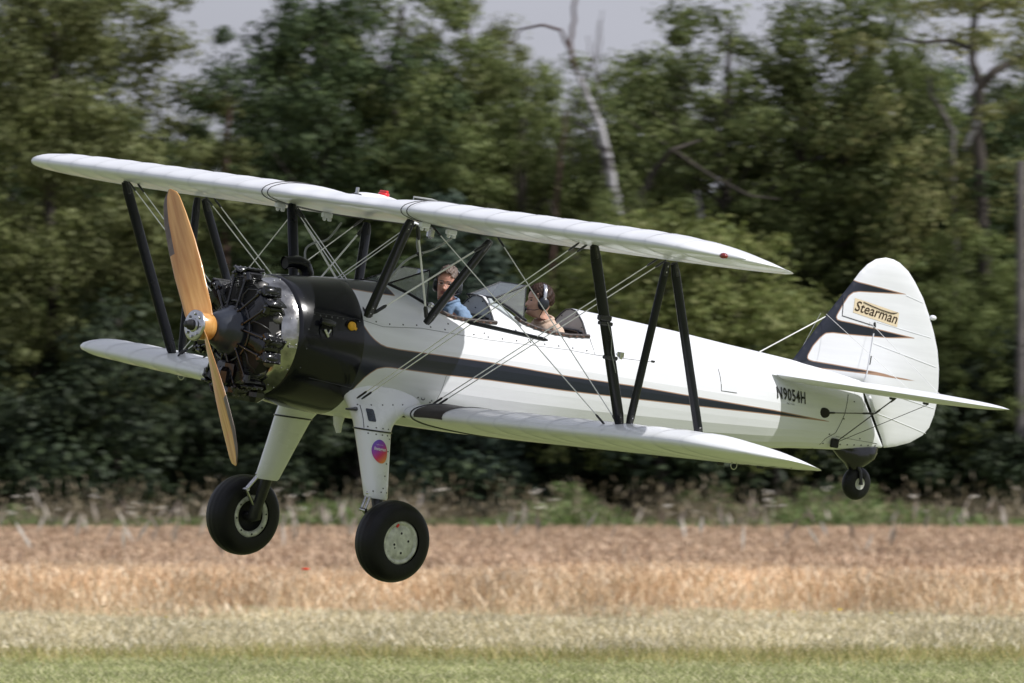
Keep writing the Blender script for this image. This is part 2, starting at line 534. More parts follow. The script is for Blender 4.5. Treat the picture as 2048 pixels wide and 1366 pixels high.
def make_fuselage():
    xs = set(np.round(np.arange(1.26, 7.051, 0.022), 4)) | {1.26, 7.05}
    for o in OPEN:
        xs |= {o[0][0], o[-1][0], round(o[0][0] - 0.001, 4), round(o[-1][0] + 0.001, 4)}
    xs = sorted(xs)
    vs, fs, sm = [], [], []
    W = 2 * NP - 2
    cut = []
    for x in xs:
        s = section(x)
        zc = coam(x)
        flags = []
        row = []
        for i in range(W):
            j = i if i < NP else W - i
            sg = -1 if i < NP else 1
            y, z = s[j]
            c = zc is not None and z > zc
            if c:
                z = zc; y = ysurf(x, zc)
            if j in (0, NP - 1) and not c:
                y = 0
            row.append((x, sg * y, z)); flags.append(c)
        vs += row; cut.append(flags)
    for k in range(len(xs) - 1):
        thin = xs[k + 1] - xs[k] < 0.0015
        for i in range(W):
            j = (i + 1) % W
            c4 = (cut[k][i], cut[k][j], cut[k + 1][i], cut[k + 1][j])
            if all(c4) or (thin and any(c4)):
                continue
            fs.append((k * W + i, k * W + j, (k + 1) * W + j, (k + 1) * W + i))
            jj = min(i if i < NP else W - i, NP)
            sm.append(True if (xs[k] < 1.9 or jj < 7 * SUB) else False)
    me = bpy.data.meshes.new('fuselage')
    me.from_pydata(vs, [], fs)
    me.materials.append(M['paint'])
    me.polygons.foreach_set('use_smooth', sm)
    P = np.array([(v[0], v[2]) for v in vs])
    U = [(1.70, 2), (1.69, .54), (1.728, .455), (1.54, .452), (1.392, .453), (1.283, .456), (1.25, .447), (1.233, .43), (1.208, .381), (1.212, .311), (1.246, .237),
         (1.31, .159), (1.35, .122), (1.401, .091), (1.46, .066), (1.522, .053), (1.65, .048), (1.82, .049), (2.578, .053), (3.345, .035), (4.137, .035), (4.783, .021), (5.656, .007),
         (6.32, -.018), (6.33, -.5), (9, -.5), (9, 2)]
    Lw = [(1.2, -2), (1.24, -.50), (1.254, -.433), (1.284, -.356), (1.327, -.269), (1.365, -.21), (1.41, -.165), (1.465, -.125), (1.537, -.106), (1.60, -.101), (1.699, -.101), (2.151, -.097),
          (2.605, -.086), (3.368, -.082), (4.157, -.065), (4.796, -.05), (5.663, -.029), (6.32, -.018), (6.33, .5), (9, .5), (9, -2)]
    set_sdf(me, np.maximum(poly_sdf(P, U), poly_sdf(P, Lw)))
    me.update()
    o = bpy.data.objects.new('fuselage', me)
    return link(o, plane)
fus = make_fuselage()

def side_path(pts, r=0.0025, off=0.001, sg=-1, n=4, step=0.04):
    """a thin line laid on the fuselage side through (x, z) points"""
    out = []
    for (x0, z0), (x1, z1) in zip(pts, pts[1:]):
        k = max(1, int(math.hypot(x1 - x0, z1 - z0) / step))
        for i in range(k):
            x, z = x0 + (x1 - x0) * i / k, z0 + (z1 - z0) * i / k
            out.append((x, sg * (ysurf(x, z) + off), z))
    x, z = pts[-1]
    out.append((x, sg * (ysurf(x, z) + off), z))
    return MB().tube(out, r, n)

for nm, pts, rr in (('panel_seam', [(1.27, .231), (1.49, .203), (1.9, .236), (2.58, .224), (3.39, .24), (3.67, .232)], .0018),
                ('panel_seam', [(1.29, -.345), (1.6, -.352), (1.95, -.36), (2.1, -.362)], .0025),
                ('panel_seam', [(3.67, .36), (3.675, .232), (3.9, .235), (4.32, .245)], .0022),
                ('panel_seam', [(6.55, .22), (6.50, .05), (6.43, -.10), (6.33, -.16), (6.28, -.255)], .0028),
                ('panel_seam', [(6.45, -.13), (6.7, -.135), (6.98, -.14)], .0018),
                ('panel_seam', [(2.16, -.10), (2.13, -.36)], .0012)):
    side_path(pts, rr).build(nm, M['seam'], fus)
# stringer tapes on the lower side
# access panels (thin raised plates)
def side_plate(name, x0, x1, z0, z1, m, off=0.003, parent=fus, n=6, curve=ysurf, sg=-1):
    b = MB(); vs = []; fs = []
    for o in (off, -0.004):
        for i in range(n + 1):
            for j in range(n + 1):
                x = x0 + (x1 - x0) * i / n; z = z0 + (z1 - z0) * j / n
                vs.append((x, sg * (curve(x, z) + o), z))
    N = (n + 1) ** 2
    for i in range(n):
        for j in range(n):
            a = i * (n + 1) + j
            fs.append((a, a + 1, a + n + 2, a + n + 1))
    edge = [i for i in range(n + 1)] + [i * (n + 1) + n for i in range(1, n + 1)] + [n * (n + 1) + i for i in range(n - 1, -1, -1)] + [i * (n + 1) for i in range(n - 1, 0, -1)]
    for k in range(len(edge)):
        a, c = edge[k], edge[(k + 1) % len(edge)]
        fs.append((a, a + N, c + N, c))
    return b.add(vs, fs, False).build(name, m, parent)
side_plate('access_panel', 5.04, 5.215, .10, .27, M['whitemetal'])
side_path([(5.04, .27), (5.04, .10), (5.215, .10)], .0022, .003).build('panel_seam', M['seam'], fus)
lt = MB(); lt.rbox((3.95, -ysurf(3.95, .26) - .006, .262), (.07, .012, .045)); lt.rbox((3.95, -ysurf(3.95, .26) - .014, .255), (.03, .012, .06))
lt.build('panel_latch', M['steel'], fus)
for x, z in ((3.80, .245), (4.30, .25)):
    MB().rbox((x, -ysurf(x, z) - .006, z), (.035, .014, .014)).build('panel_catch', M['darkwire'], fus)

# screws: far too small to pick apart, one piece
def screw_field(pts, r=0.0065, curve=ysurf, sg=-1):
    b = MB()
    for x, z in pts:
        b.lathe([(0.004, 0.0005), (0.004, r), (-0.004, r)], (x, sg * curve(x, z), z), 'y', 6, rot=Matrix.Rotation(math.pi if sg > 0 else math.pi, 3, 'Z'), smooth=False)
    return b
pts = []
for k in range(16): pts.append((1.42 + k * .145, interp(1.42 + k * .145, [(1.27, .25), (1.5, .225), (1.9, .257), (2.58, .245), (3.39, .26), (3.7, .252)], 1)))
for k in range(4): pts.append((1.36 + k * .24, -.325))
for k in range(7): pts.append((6.45 + k * .085, -.195 + k * .006))
pts += [(6.36, -.12), (6.33, -.2), (6.62, .17), (6.75, -.12), (2.09, -.31), (1.95, -.30), (6.5, .02), (2.2, .30), (2.55, .27), (2.9, .33), (3.1, .29), (3.0, .27)]
o = screw_field(pts).build('fastener', M['screw'], fus); o['kind'] = 'stuff'
# dark round drain hole
MB().lathe([(.004, .0005), (.004, .016), (-.004, .016)], (2.0, -ysurf(2.0, -.30), -.30), 'y', 14).build('drain_hole', M['hole'], fus)

# oval cable fairing on the tail
b = MB(); b.ball((6.25, -ysurf(6.25, .045) - .0, .045), (.062, .012, .042), 16, 8)
b.build('cable_port', M['hole'], fus)
# ------------------------------------------------------------------ lettering laid on a surface
def lettering(name, body, x0, z0, width, m, surf, parent, height=None, shear=0.0, bold=0.0, slope=0.0, sg=-1, off=0.003, spacing=1.0):
    cu = bpy.data.curves.new(name, 'FONT')
    cu.body = body
    cu.resolution_u = 3
    cu.shear = shear
    cu.offset = bold
    cu.space_character = spacing
    tmp = bpy.data.objects.new(name + '_tmp', cu)
    COL.objects.link(tmp)
    bpy.context.view_layer.update()
    dg = bpy.context.evaluated_depsgraph_get()
    me = bpy.data.meshes.new_from_object(tmp.evaluated_get(dg))
    bpy.data.objects.remove(tmp)
    n = len(me.vertices)
    co = np.empty(n * 3); me.vertices.foreach_get('co', co); co = co.reshape(-1, 3)
    x = co[:, 0] - co[:, 0].min(); y = co[:, 1] - min(0, co[:, 1].min())
    sx = width / x.max()
    sy = height / y.max() if height else sx
    X = x0 + x * sx
    Z = z0 + y * sy + slope * x * sx
    Y = np.array([sg * (surf(a, c) + off) for a, c in zip(X, Z)])
    me.vertices.foreach_set('co', np.stack([X, Y, Z], 1).ravel())
    me.materials.clear(); me.materials.append(m)
    me.update()
    return link(bpy.data.objects.new(name, me), parent)

lettering('registration_number', 'N9054H', 5.68, .105, .335, M['letters'], ysurf, fus, height=.098, bold=.018, slope=-.045, off=.008, spacing=1.12)
lettering('small_data_print', 'NC T 971', 5.80, .070, .085, M['screw'], ysurf, fus, height=.014, slope=-.04)

# ------------------------------------------------------------------ cowling, collar
def ring_section(x, grow=0.0, n=72):
    s = section(x)
    pts = []
    for i in range(NP): pts.append((x, -s[i][0] * (1 + grow), s[i][1] * (1 + grow)))
    for i in range(NP - 2, 0, -1): pts.append((x, s[i][0] * (1 + grow), s[i][1] * (1 + grow)))
    return pts
b = MB()
b.loft([[(0.662, p[1] * .985, p[2] * .985) for p in ring_section(.66)]] + [ring_section(x, g) for x, g in ((.665, .006), (.70, .012), (.75, .014), (.82, .012), (.9, .010), (1.0, .008), (1.1, .008), (1.2, .008), (1.275, .008), (1.285, .002), (1.287, -.03))], cap=False)
cowl = b.build('cowling', M['black'], plane)
def csurf(x, z): return ysurf(x, z) * 1.008
side_path([(.80, .235), (1.0, .232), (1.25, .232)], .0022, .005).build('panel_seam', M['seam'], cowl)
side_path([(.85, -.27), (1.28, -.30)], .0022, .005).build('panel_seam', M['seam'], cowl)
o = screw_field([(.80 + k * .055, .218) for k in range(9)] + [(.74, z) for z in (-.2, -.05, .1, .22, .33)], .007, csurf).build('fastener', M['screw'], cowl); o['kind'] = 'stuff'
# yellow filler cap in a round recess
b = MB()
y = -csurf(1.15, .172)
b.lathe([(.004, .0005), (.004, .05), (-.01, .052)], (1.15, y, .172), 'y', 24)
b.build('cap_recess', M['hole'], cowl)
b = MB()
b.lathe([(-.022, .0005), (-.022, .026), (-.016, .034), (0, .036)], (1.15, y - .004, .172), 'y', 20)
b.rbox((1.15, y - .024, .172), (.088, .010, .024), Matrix.Rotation(.5, 3, 'Y'))
b.build('filler_cap', M['yellow'], cowl)
# vent opening with a rolled lip and a small exposed valve
b = MB(); y = -csurf(.90, .1)
b.lathe([(.004, .0005), (.004, .062), (-.01, .064)], (.90, y, .10), 'y', 24)
b.build('vent_opening', M['hole'], cowl)
b = MB(); b.tube([(.83, y - .01, .175), (.90, y - .022, .17), (.96, y - .012, .165)], [.026, .03, .022], 10)
b.build('vent_lip', M['enginebk'], cowl)
b = MB(); b.rbox((.90, y - .012, .09), (.022, .014, .075), Matrix.Rotation(-.7, 3, 'Y')); b.rbox((.925, y - .012, .10), (.014, .012, .05), Matrix.Rotation(.5, 3, 'Y'))
b.build('valve_lever', M['steel'], cowl)
# polished collar between engine and cowling
b = MB()
b.lathe([(.585, .20), (.585, .385), (.56, .40), (.53, .405), (.535, .418), (.58, .438), (.62, .455), (.66, .467), (.70, .470)], n=64)
col = b.build('collar_ring', M['metal'], plane)
b = MB()
for k in range(14):
    a = 2 * math.pi * k / 14 + .15
    b.ball((.65, math.sin(a) * .465, math.cos(a) * .465), .007, 8, 5)
    b.ball((.60, math.sin(a) * .447, math.cos(a) * .447), .006, 8, 5)
b.build('rivet', M['steel'], col)['kind'] = 'stuff'
for a in (math.radians(97), math.radians(-97)):
    MB().rbox((.63, -math.sin(a) * .462, math.cos(a) * .462), (.09, .014, .018)).build('collar_joint', M['metal'], col)
b = MB(); b.lathe([(.535, .0005), (.535, .395), (.62, .40)], n=48); b.build('firewall', M['hole'], plane)

# ------------------------------------------------------------------ engine, seven cylinders
eng = empty('engine', plane)
EX = 0.455
b = MB()
b.lathe([(.155, .0005), (.155, .07), (.165, .10), (.185, .118), (.22, .135), (.27, .162), (.32, .178), (.325, .192), (.345, .194), (.36, .192), (.38, .205), (.47, .21), (.58, .20)], n=36)
b.build('crankcase', M['caseblue'], eng)
b = MB()
for k in range(20):
    a = 2 * math.pi * k / 20
    b.ball((.338, math.sin(a) * .178, math.cos(a) * .178), .009, 7, 5)
for k in range(10):
    a = 2 * math.pi * k / 10
    b.ball((.185, math.sin(a) * .095, math.cos(a) * .095), .007, 7, 5)
b.build('case_bolt', M['steel'], eng)['kind'] = 'stuff'
# sump below and magneto pads
b = MB(); b.rbox((.40, .0, -.31), (.17, .20, .22), r=.3); b.rbox((.42, 0, -.45), (.15, .24, .10), r=.3); b.tube([(.34, .02, -.5), (.34, .03, -.56)], .008, 6)
b.build('oil_sump', M['enginebk'], eng)
b = MB(); b.rbox((.56, -.02, -.46), (.16, .42, .12), r=.35); b.rbox((.30, -.06, -.36), (.10, .13, .16), r=.35)
b.build('carburettor_box', M['enginebk'], eng)

def cyl_mesh():
    b = MB()
    # barrel with fins
    prof = [(.18, .076)]
    z = .20
    while z < .345:
        prof += [(z, .062), (z + .002, .088), (z + .005, .088), (z + .007, .062)]
        z += .0115
    prof += [(.345, .07)]
    b.lathe(prof, (EX, 0, 0), 'z', 20)
    # finned head
    prof = [(.345, .085)]
    z = .347
    while z < .425:
        prof += [(z, .075), (z + .003, .106), (z + .006, .106), (z + .009, .075)]
        z += .014
    prof += [(.43, .08), (.445, .05), (.448, .0005)]
    b.lathe(prof, (EX, 0, 0), 'z', 22)
    for s in (-1, 1):   # ports
        b.tube([(EX + .02, s * .05, .39), (EX + .06, s * .10, .385), (EX + .10, s * .115, .36)], .028, 10)
    return b.mesh('cylinder', [M['enginebk']])
def rocker_mesh(s):
    b = MB()
    R = Matrix.Rotation(s * .42, 3, 'X')
    c = Vector((EX - .01, s * .072, .445))
    b.rbox(c, (.165, .074, .066), R, r=.42)
    b.rbox(c + R @ Vector((0, 0, .036)), (.176, .086, .020), R, r=.45)
    b.rbox(c + R @ Vector((-.06, 0, -.02)), (.05, .06, .09), R, r=.3)
    b.ball(c + R @ Vector((0, 0, .038)), (.070, .032, .020), 12, 6, rot=R)
    for i in (-1, -.33, .33, 1):
        for j in (-1, 1):
            b.ball(c + R @ Vector((i * .070, j * .034, .045)), .0075, 6, 4, mi=1)
    b.ball(c + R @ Vector((-.09, 0, .0)), .013, 8, 5, mi=1)
    return b.mesh('rocker_box', [M['enginebk'], M['screw']])
def pushrod_mesh(s):
    b = MB()
    b.tube([(.33, s * .06, .17), (EX - .085, s * .073, .40)], .0095, 8)
    b.tube([(.33, s * .06, .17), (.332, s * .061, .19)], .016, 8)
    b.tube([(EX - .088, s * .072, .385), (EX - .085, s * .073, .41)], .017, 8)
    return b.mesh('pushrod_tube', [M['enginebk']])
def intake_mesh():
    b = MB()
    b.tube([(.50, -.03, .20), (.55, -.07, .26), (.56, -.115, .32), (.54, -.12, .36), (.53, -.115, .37)], .024, 10)
    return b.mesh('intake_pipe', [M['enginebk']])
def exhaust_mesh():
    b = MB()
    b.tube([(.50, .10, .37), (.54, .125, .365), (.575, .15, .35), (.59, .16, .32), (.60, .15, .28)], .027, 12)
    return b.mesh('exhaust_pipe', [M['exhaust']])
def shroud_mesh():
    b = MB()
    b.ball((EX + .06, -.115, .36), (.06, .045, .05), 14, 8)
    return b.mesh('cooling_baffle', [M['exhaust']])
def lead_mesh():
    b = MB()
    b.tube([(.36, .12, .20), (.35, .16, .26), (.35, .165, .33), (.42, .14, .37), (.46, .10, .38)], .006, 6)
    return b.mesh('ignition_lead', [M['darkwire']])
CM, RM, PMs, IM, XM, LM = cyl_mesh(), {s: rocker_mesh(s) for s in (-1, 1)}, {s: pushrod_mesh(s) for s in (-1, 1)}, intake_mesh(), exhaust_mesh(), lead_mesh()
BM = shroud_mesh()
for k in range(7):
    th = 2 * math.pi * k / 7
    for nm, me in [('cylinder', CM)] + [('rocker_box', RM[s]) for s in (-1, 1)] + [('pushrod_tube', PMs[s]) for s in (-1, 1)] + [('intake_pipe', IM), ('exhaust_pipe', XM), ('ignition_lead', LM), ('cooling_baffle', BM)]:
        o = link(bpy.data.objects.new(nm, me), eng)
        o.rotation_euler = (th, 0, 0)
for k in range(7):
    th = 2 * math.pi * (k + .5) / 7
    b = MB(); b.loft([[(.40, -.10, .22), (.52, -.115, .22), (.52, -.15, .40), (.43, -.13, .39)], [(.40, .10, .22), (.52, .115, .22), (.52, .15, .40), (.43, .13, .39)]], smooth=False)
    o = b.build('inter_cylinder_baffle', M['hole'], eng); o.rotation_euler = (th, 0, 0)
# harness ring
b = MB(); b.tube([(.36, math.sin(2 * math.pi * k / 40) * .235, math.cos(2 * math.pi * k / 40) * .235) for k in range(40)], .011, 8, closed=True)
b.build('ignition_harness', M['enginebk'], eng)

# ------------------------------------------------------------------ propeller
prop = empty('propeller', plane)
def blade_mesh():
    b = MB(); rings = []
    for k in range(26):
        r = .0 + 1.22 * k / 25
        u = r / 1.22
        ch = float(np.interp(u, [0, .08, .2, .4, .6, .8, .93, .985, 1], [.215, .225, .245, .27, .26, .225, .165, .095, .02]))
        tk = float(np.interp(u, [0, .08, .2, .4, .7, 1], [.125, .115, .07, .042, .024, .008]))
        tw = math.radians(float(np.interp(u, [0, .1, .2, .5, 1], [42, 42, 40, 29, 17])))
        sweep = float(np.interp(u, [0, .4, .8, 1], [0, 0, .0, -.02]))
        ring = []
        for i in range(18):
            a = 2 * math.pi * i / 18
            cx, cz = math.cos(a) * ch / 2, math.sin(a) * tk / 2 * (1.0 if math.sin(a) > 0 else .7)
            # chord lies mostly in the disc plane (y), twisted toward x
            ring.append((.085 - cx * math.sin(tw) * .75 + cz * math.cos(tw) * -1, sweep + cx * math.cos(tw) * (1 if u > .1 else .9) + cz * math.sin(tw), r))
        rings.append(ring)
    b.loft(rings)
    # metal sheath on the leading edge of the outer blade
    sh = []
    for k in range(14, 26):
        ring = rings[k]
        sh.append([Vector(ring[i]) + (Vector(ring[i]) - Vector((.085, 0, ring[i][2]))).normalized() * .0015 for i in (13, 14, 15, 16, 17, 0, 1, 2, 3)])
    b.loft(sh, closed=False, cap=False, mi=1)
    return b.mesh('blade', [M['wood'], M['brass']])
M['brass'] = mat('dull_metal_sheath', (0.16, 0.13, 0.11), 0.4, metal=0.5, var=0.3, scale=20)
bm = blade_mesh()
PA = math.atan2(.654, .927)
for k in range(2):
    o = link(bpy.data.objects.new('blade', bm), prop)
    o.rotation_euler = (-PA + math.pi * k, 0, 0)
b = MB()
b.lathe([(.02, .0005), (.02, .100), (.03, .105), (.14, .105), (.15, .10), (.16, .0005)], n=32)
b.build('hub_boss', M['wood'], prop)
b = MB(); b.lathe([(-.004, .05), (-.004, .112), (.0, .120), (.02, .120)], n=36); b.lathe([(-.012, .0005), (-.012, .05), (-.004, .055)], n=24)
b.build('hub_plate', M['steel'], prop)
b = MB()
for k in range(8):
    a = 2 * math.pi * k / 8
    b.lathe([(-.016, .0005), (-.016, .012), (-.004, .012)], (0, math.sin(a) * .088, math.cos(a) * .088), 'x', 6, smooth=False)
    bb = b
b.build('hub_bolt', M['steel'], prop)['kind'] = 'stuff'
b = MB(); b.lathe([(-.085, .0005), (-.085, .018), (-.078, .026), (-.05, .03), (-.045, .04), (-.012, .042)], n=20)
b.build('hub_nut', M['darkwire'], prop)
b = MB(); b.lathe([(.155, .07), (.165, .07), (.20, .075)], n=24); b.build('shaft_collar', M['steel'], prop)

# ------------------------------------------------------------------ wings
def naca(t, m=.02, p=.3, th=.135, n=22):
    X = [(1 - math.cos(math.pi * i / n)) / 2 for i in range(n + 1)]
    up, lo = [], []
    for x in X:
        yt = 5 * th * (.2969 * math.sqrt(x) - .126 * x - .3516 * x ** 2 + .2843 * x ** 3 - .1036 * x ** 4)
        yc = m / p ** 2 * (2 * p * x - x * x) if x < p else m / (1 - p) ** 2 * ((1 - 2 * p) + 2 * p * x - x * x)
        up.append((x, yc + yt)); lo.append((x, yc - yt * .92))
    return up, lo
UP, LO = naca(0)
FOIL = UP[::-1] + LO[1:-1]         # TE -> LE over the top, back underneath
FOIL = [(x, z) for x, z in FOIL]
NF = len(FOIL)
INC = math.radians(2.8)
CH = 1.52
class Wing:
    def __init__(s, le, zroot, dih, dy=0.0, cutout=0.0, dr=0.0):
        s.dr = dr
        s.le, s.zr, s.dih, s.dy, s.cut = le, zroot, dih, dy, cutout
        s.y0t, s.tip = 3.4 - dy, 4.56 - dy
    def plan(s, y):
        a = abs(y) + s.dy
        lead = s.le + float(np.interp(a, [3.85, 3.98, 4.08, 4.18, 4.28, 4.36, 4.43, 4.48, 4.52, 4.545, 4.56], [0, .006, .028, .080, .158, .240, .325, .410, .500, .58, .66]))
        trail = s.le + float(np.interp(a - s.dr * max(0, min(1, (4.56 - a) / .4)), [3.0, 3.3, 3.5, 3.7, 3.9, 4.05, 4.18, 4.30, 4.40, 4.48, 4.53, 4.56], [1.52, 1.505, 1.485, 1.445, 1.38, 1.30, 1.205, 1.09, .97, .86, .765, .66]))
        if s.cut and abs(y) < .75:
            trail -= s.cut * min(1, max(0, (.75 - abs(y)) / .25)) ** .6
        return lead, max(trail, lead + .004)
    def zle(s, y):
        return s.zr + s.dih * abs(y)
    def pt(s, y, i, grow=0.0, frac=None):
        lead, trail = s.plan(y)
        c = trail - lead
        fx, fz = FOIL[i] if frac is None else frac
        rib = abs(((abs(y) / .32) % 1) - .5) * 2            # 1 at a rib, 0 between
        th = c if c > CH * .6 else c * (1.0 + .0 * c)
        sag = .0065 * (1 - rib ** 2) * (1 if .04 < fx < .99 else (.4 if fx <= .04 else .0))
        te = .012 * (1 - rib ** 2) if fx > .97 and c > 1.0 else 0
        z = fz * th
        z += (-sag if fz > 0.02 * 0 else sag) * (1 if c > .6 else 0)
        X = lead + fx * c - te
        base = s.zle(y) - (X - s.le) * math.tan(INC)
        g = grow
        nx, nz = (fx - .5) * .3, (1 if fz > 0 else -1)
        if fx < .03: nx, nz = -1, (1 if fz > 0 else -1) * .6
        return (X + nx * g, y, base + z + nz * g)
    def ring(s, y, grow=0.0):
        return [s.pt(y, i, grow) for i in range(NF)]
def span_stations(y0, y1, w):
    ys = [y for y in np.arange(y0, y1, .053) if abs(y) < w.y0t]
    tip = [w.y0t + (w.tip - w.y0t) * math.sin(math.pi / 2 * k / 30) for k in range(31)]
    if y1 >= w.tip: ys += tip
    if y0 <= -w.tip: ys = [-t for t in tip[::-1]] + ys
    return sorted(set(round(float(y), 5) for y in ys))
UW = Wing(1.155, 1.112, 0.0, cutout=.42)
LW = Wing(1.775, -.452, .0345, dy=.19, dr=.16)
b = MB(); b.loft([UW.ring(y) for y in span_stations(-9, 9, UW)])
uw = b.build('upper_wing', M['white'], plane)
lws = {}
for sg in (-1, 1):
    ys = [.47] + [y for y in span_stations(.5, 9, LW) if y > .5]
    b = MB(); rings = [LW.ring(sg * y) for y in ys]
    b.loft(rings)
    lws[sg] = b.build('lower_wing', M['white'], plane)
    # black walkway patch over the nose of the root
    b = MB(); rings = []
    for y in (.60, .61, .66, .72, .78, .84, .90, .96):
        i0 = NF
        top = [LW.pt(sg * y, i, .003) for i in range(3, len(UP) + 1)]
        rings.append(top)
    b.loft(rings, closed=False, cap=False)
    b.build('wing_walk', M['walk'], lws[sg])
    # root gap strap round the nose
    b = MB(); b.tube([LW.pt(sg * .565, i, .004) for i in range(4, NF - 6)], .006, 6)
    b.build('root_seam', M['seam'], lws[sg])
    b = MB(); b.tube([LW.pt(sg * y, 0, .001, (.79, .0 + float(np.interp(.79, [p[0] for p in LO], [p[1] for p in LO])))) for y in np.arange(.9, 4.0, .1)], .004, 4)
    b.build('aileron_gap', M['seam'], lws[sg])
    for y in (1.2, 2.1, 2.9, 3.4):
        p = Vector(LW.pt(sg * y, 0, .0, (.80, float(np.interp(.80, [p[0] for p in LO], [p[1] for p in LO])))))
        MB().rbox(p + Vector((0, 0, -.012)), (.06, .02, .025)).build('aileron_hinge', M['darkwire'], lws[sg])
    p = Vector(LW.pt(sg * 3.55, 0, 0, (.55, float(np.interp(.55, [q[0] for q in LO], [q[1] for q in LO])))))
    b = MB(); b.tube([p + Vector((math.cos(a) * .03, 0, -.022 + math.sin(a) * .03)) for a in np.linspace(0, 2 * math.pi, 15)[:-1]], .004, 6, closed=True)
    b.build('tie_down_ring', M['steel'], lws[sg])
# sewn tapes over the ribs
def rib_tapes(w, ys, sg, parent):
    b = MB()
    for y in ys:
        rings = []
        for dy in (-.014, .014):
            rings.append([w.pt(sg * (y + dy), i, .0012) for i in range(1, NF - 1)])
        b.loft(rings, closed=False, cap=False)
    o = b.build('rib_tape', M['softseam'], parent); o['kind'] = 'stuff'
for sg in (-1, 1):
    rib_tapes(LW, [.32 * k for k in range(4, 13)], sg, lws[sg])
    rib_tapes(UW, [.32 * k for k in range(3, 14)], sg, uw)
# seams of the centre section: two dark lines each side
for sg in (-1, 1):
    for y in (.862, .935):
        b = MB(); b.tube([UW.pt(sg * y, i, .0015) for i in range(2, NF - 1)], .0042, 5)
        b.build('centre_section_seam', M['seam'], uw)
    # navigation light near the tip on the leading edge
    if sg > 0: continue
    y = 4.42
    p = Vector(UW.pt(sg * y, len(UP) - 1)) + Vector((.0, -.004, 0))
    b = MB(); b.ball(p + Vector((-.01, sg * .0, .0)), (.032, .036, .024), 14, 8)
    b.build('navigation_light', M['redglass'], uw)
    b = MB(); b.tube([p + Vector((.02, sg * .0, .0)), p + Vector((.05, sg * .07, .0)), p + Vector((.10, sg * .13, -.002))], [.028, .02, .004], 10)
    b.build('light_fairing', M['whitemetal'], uw)
# tank fairing with the red fuel cap on top
def utop(x, y=0.0):
    lead, trail = UW.plan(y); fx = (x - lead) / (trail - lead)
    z = float(np.interp(fx, [q[0] for q in UP], [q[1] for q in UP])) * (trail - lead)
    return UW.zle(y) - (x - UW.le) * math.tan(INC) + z
def ubot(x, y):
    lead, trail = UW.plan(y); fx = (x - lead) / (trail - lead)
    z = float(np.interp(fx, [q[0] for q in LO], [q[1] for q in LO])) * (trail - lead)
    return UW.zle(y) - (x - UW.le) * math.tan(INC) + z
b = MB(); rings = []
for k in range(15):
    u = k / 14; x = 1.37 + .55 * u
    hgt = .012 + .026 * math.sin(math.pi * min(1, u * 1.0)) ** .7
    zt = utop(x)
    rings.append([(x, w, zt - .006 + (hgt if abs(w) < .07 else 0) * (1 if abs(w) < .05 else .6)) for w in (-.075, -.06, -.04, 0, .04, .06, .075)])
b.loft(rings, closed=False, cap=False)
b.build('tank_fairing', M['softseam'], uw)
b = MB(); b.lathe([(0, .045), (.03, .045), (.036, .038), (.037, .0005)], (1.63, 0, utop(1.63) + .018), 'z', 20); b.rbox((1.63, 0, utop(1.63) + .062), (.03, .085, .022))
b.build('fuel_cap', M['red'], uw)
b = MB(); b.rbox((1.37, 0, utop(1.37) + .028), (.02, .03, .05)); b.build('vent_post', M['steel'], uw)
# grab rail
b = MB()
y = -.55
xa, xb = 1.50, 1.85
b.tube([(xa, y, utop(xa, y) - .01), (xa, y, utop(xa, y) + .035), (1.68, y, utop(1.7, y) + .055), (xb, y, utop(xb, y) + .055), (xb, y, utop(xb, y) - .01)], .007, 8)
b.build('grab_rail', M['greypipe'], uw)
# pulley brackets underneath
for sg in (-1, 1):
    for x, y in ((1.72, .80), (1.35, .93)):
        b = MB()
        z = ubot(x, sg * y)
        b.rbox((x, sg * y, z - .02), (.09, .05, .045)); b.rbox((x + .03, sg * y, z - .05), (.03, .03, .03)); b.ball((x - .02, sg * y, z - .05), .016, 8, 6)
        b.build('pulley_bracket', M['whitemetal'], uw)
b = MB(); b.rbox((1.66, -.62, .975), (.06, .05, .09), r=.3); b.build('fuel_sight_gauge', M['steel'], uw)

# ------------------------------------------------------------------ struts
def strut(name, p0, p1, ch, tk, cd=(1, 0, 0)):
    return MB().strut(p0, p1, ch, tk, cd).build(name, M['navy'], plane)
def end_plate(st, p, q, ch):
    """bolted end fitting on a strut"""
    p, q = Vector(p), Vector(q); d = (q - p).normalized()
    c = p + d * .05
    b = MB()
    rot = d.to_track_quat('Z', 'Y').to_matrix()
    b.rbox(c, (.05, .036, .11), rot)
    b.ball(p + d * .015, .016, 8, 6)
    b.build('end_fitting', M['darkwire'], st)
    b = MB()
    s = -1 if p.y < 0 else 1
    for k in (.03, .075):
        b.ball(p + d * k + Vector((0, s * .02, 0)), .007, 6, 5)
    b.build('bolt', M['steel'], st)
J = {}
for sg in (-1, 1):
    J['uf', sg] = Vector((1.353, sg * 3.02, 1.045)); J['ur', sg] = Vector((2.153, sg * 3.015, 1.005))
    J['lf', sg] = Vector((1.975, sg * 2.88, -.275)); J['lr', sg] = Vector((2.775, sg * 2.875, -.29))
    J['cft', sg] = Vector((1.340, sg * .765, 1.045)); J['crt', sg] = Vector((2.120, sg * .79, .985))
    J['cfb', sg] = Vector((1.290, sg * .47, .262)); J['crb', sg] = Vector((1.870, sg * .465, .278))
    for nm, a, c, ch in (('interplane_strut', 'uf', 'lf', .098), ('interplane_strut', 'ur', 'lr', .082), ('cabane_strut', 'cft', 'cfb', .098), ('cabane_strut', 'crt', 'crb', .088)):
        p, q = J[a, sg], J[c, sg]
        st = strut(nm, p, q, ch, .036)
        end_plate(st, p, q, ch); end_plate(st, q, p, ch)
    p, q = J['ur', sg] + Vector((-.07, 0, 0)), J['lf', sg] + Vector((.085, 0, 0))
    st = strut('diagonal_strut', p, q, .075, .034); end_plate(st, p, q, .07); end_plate(st, q, p, .07)
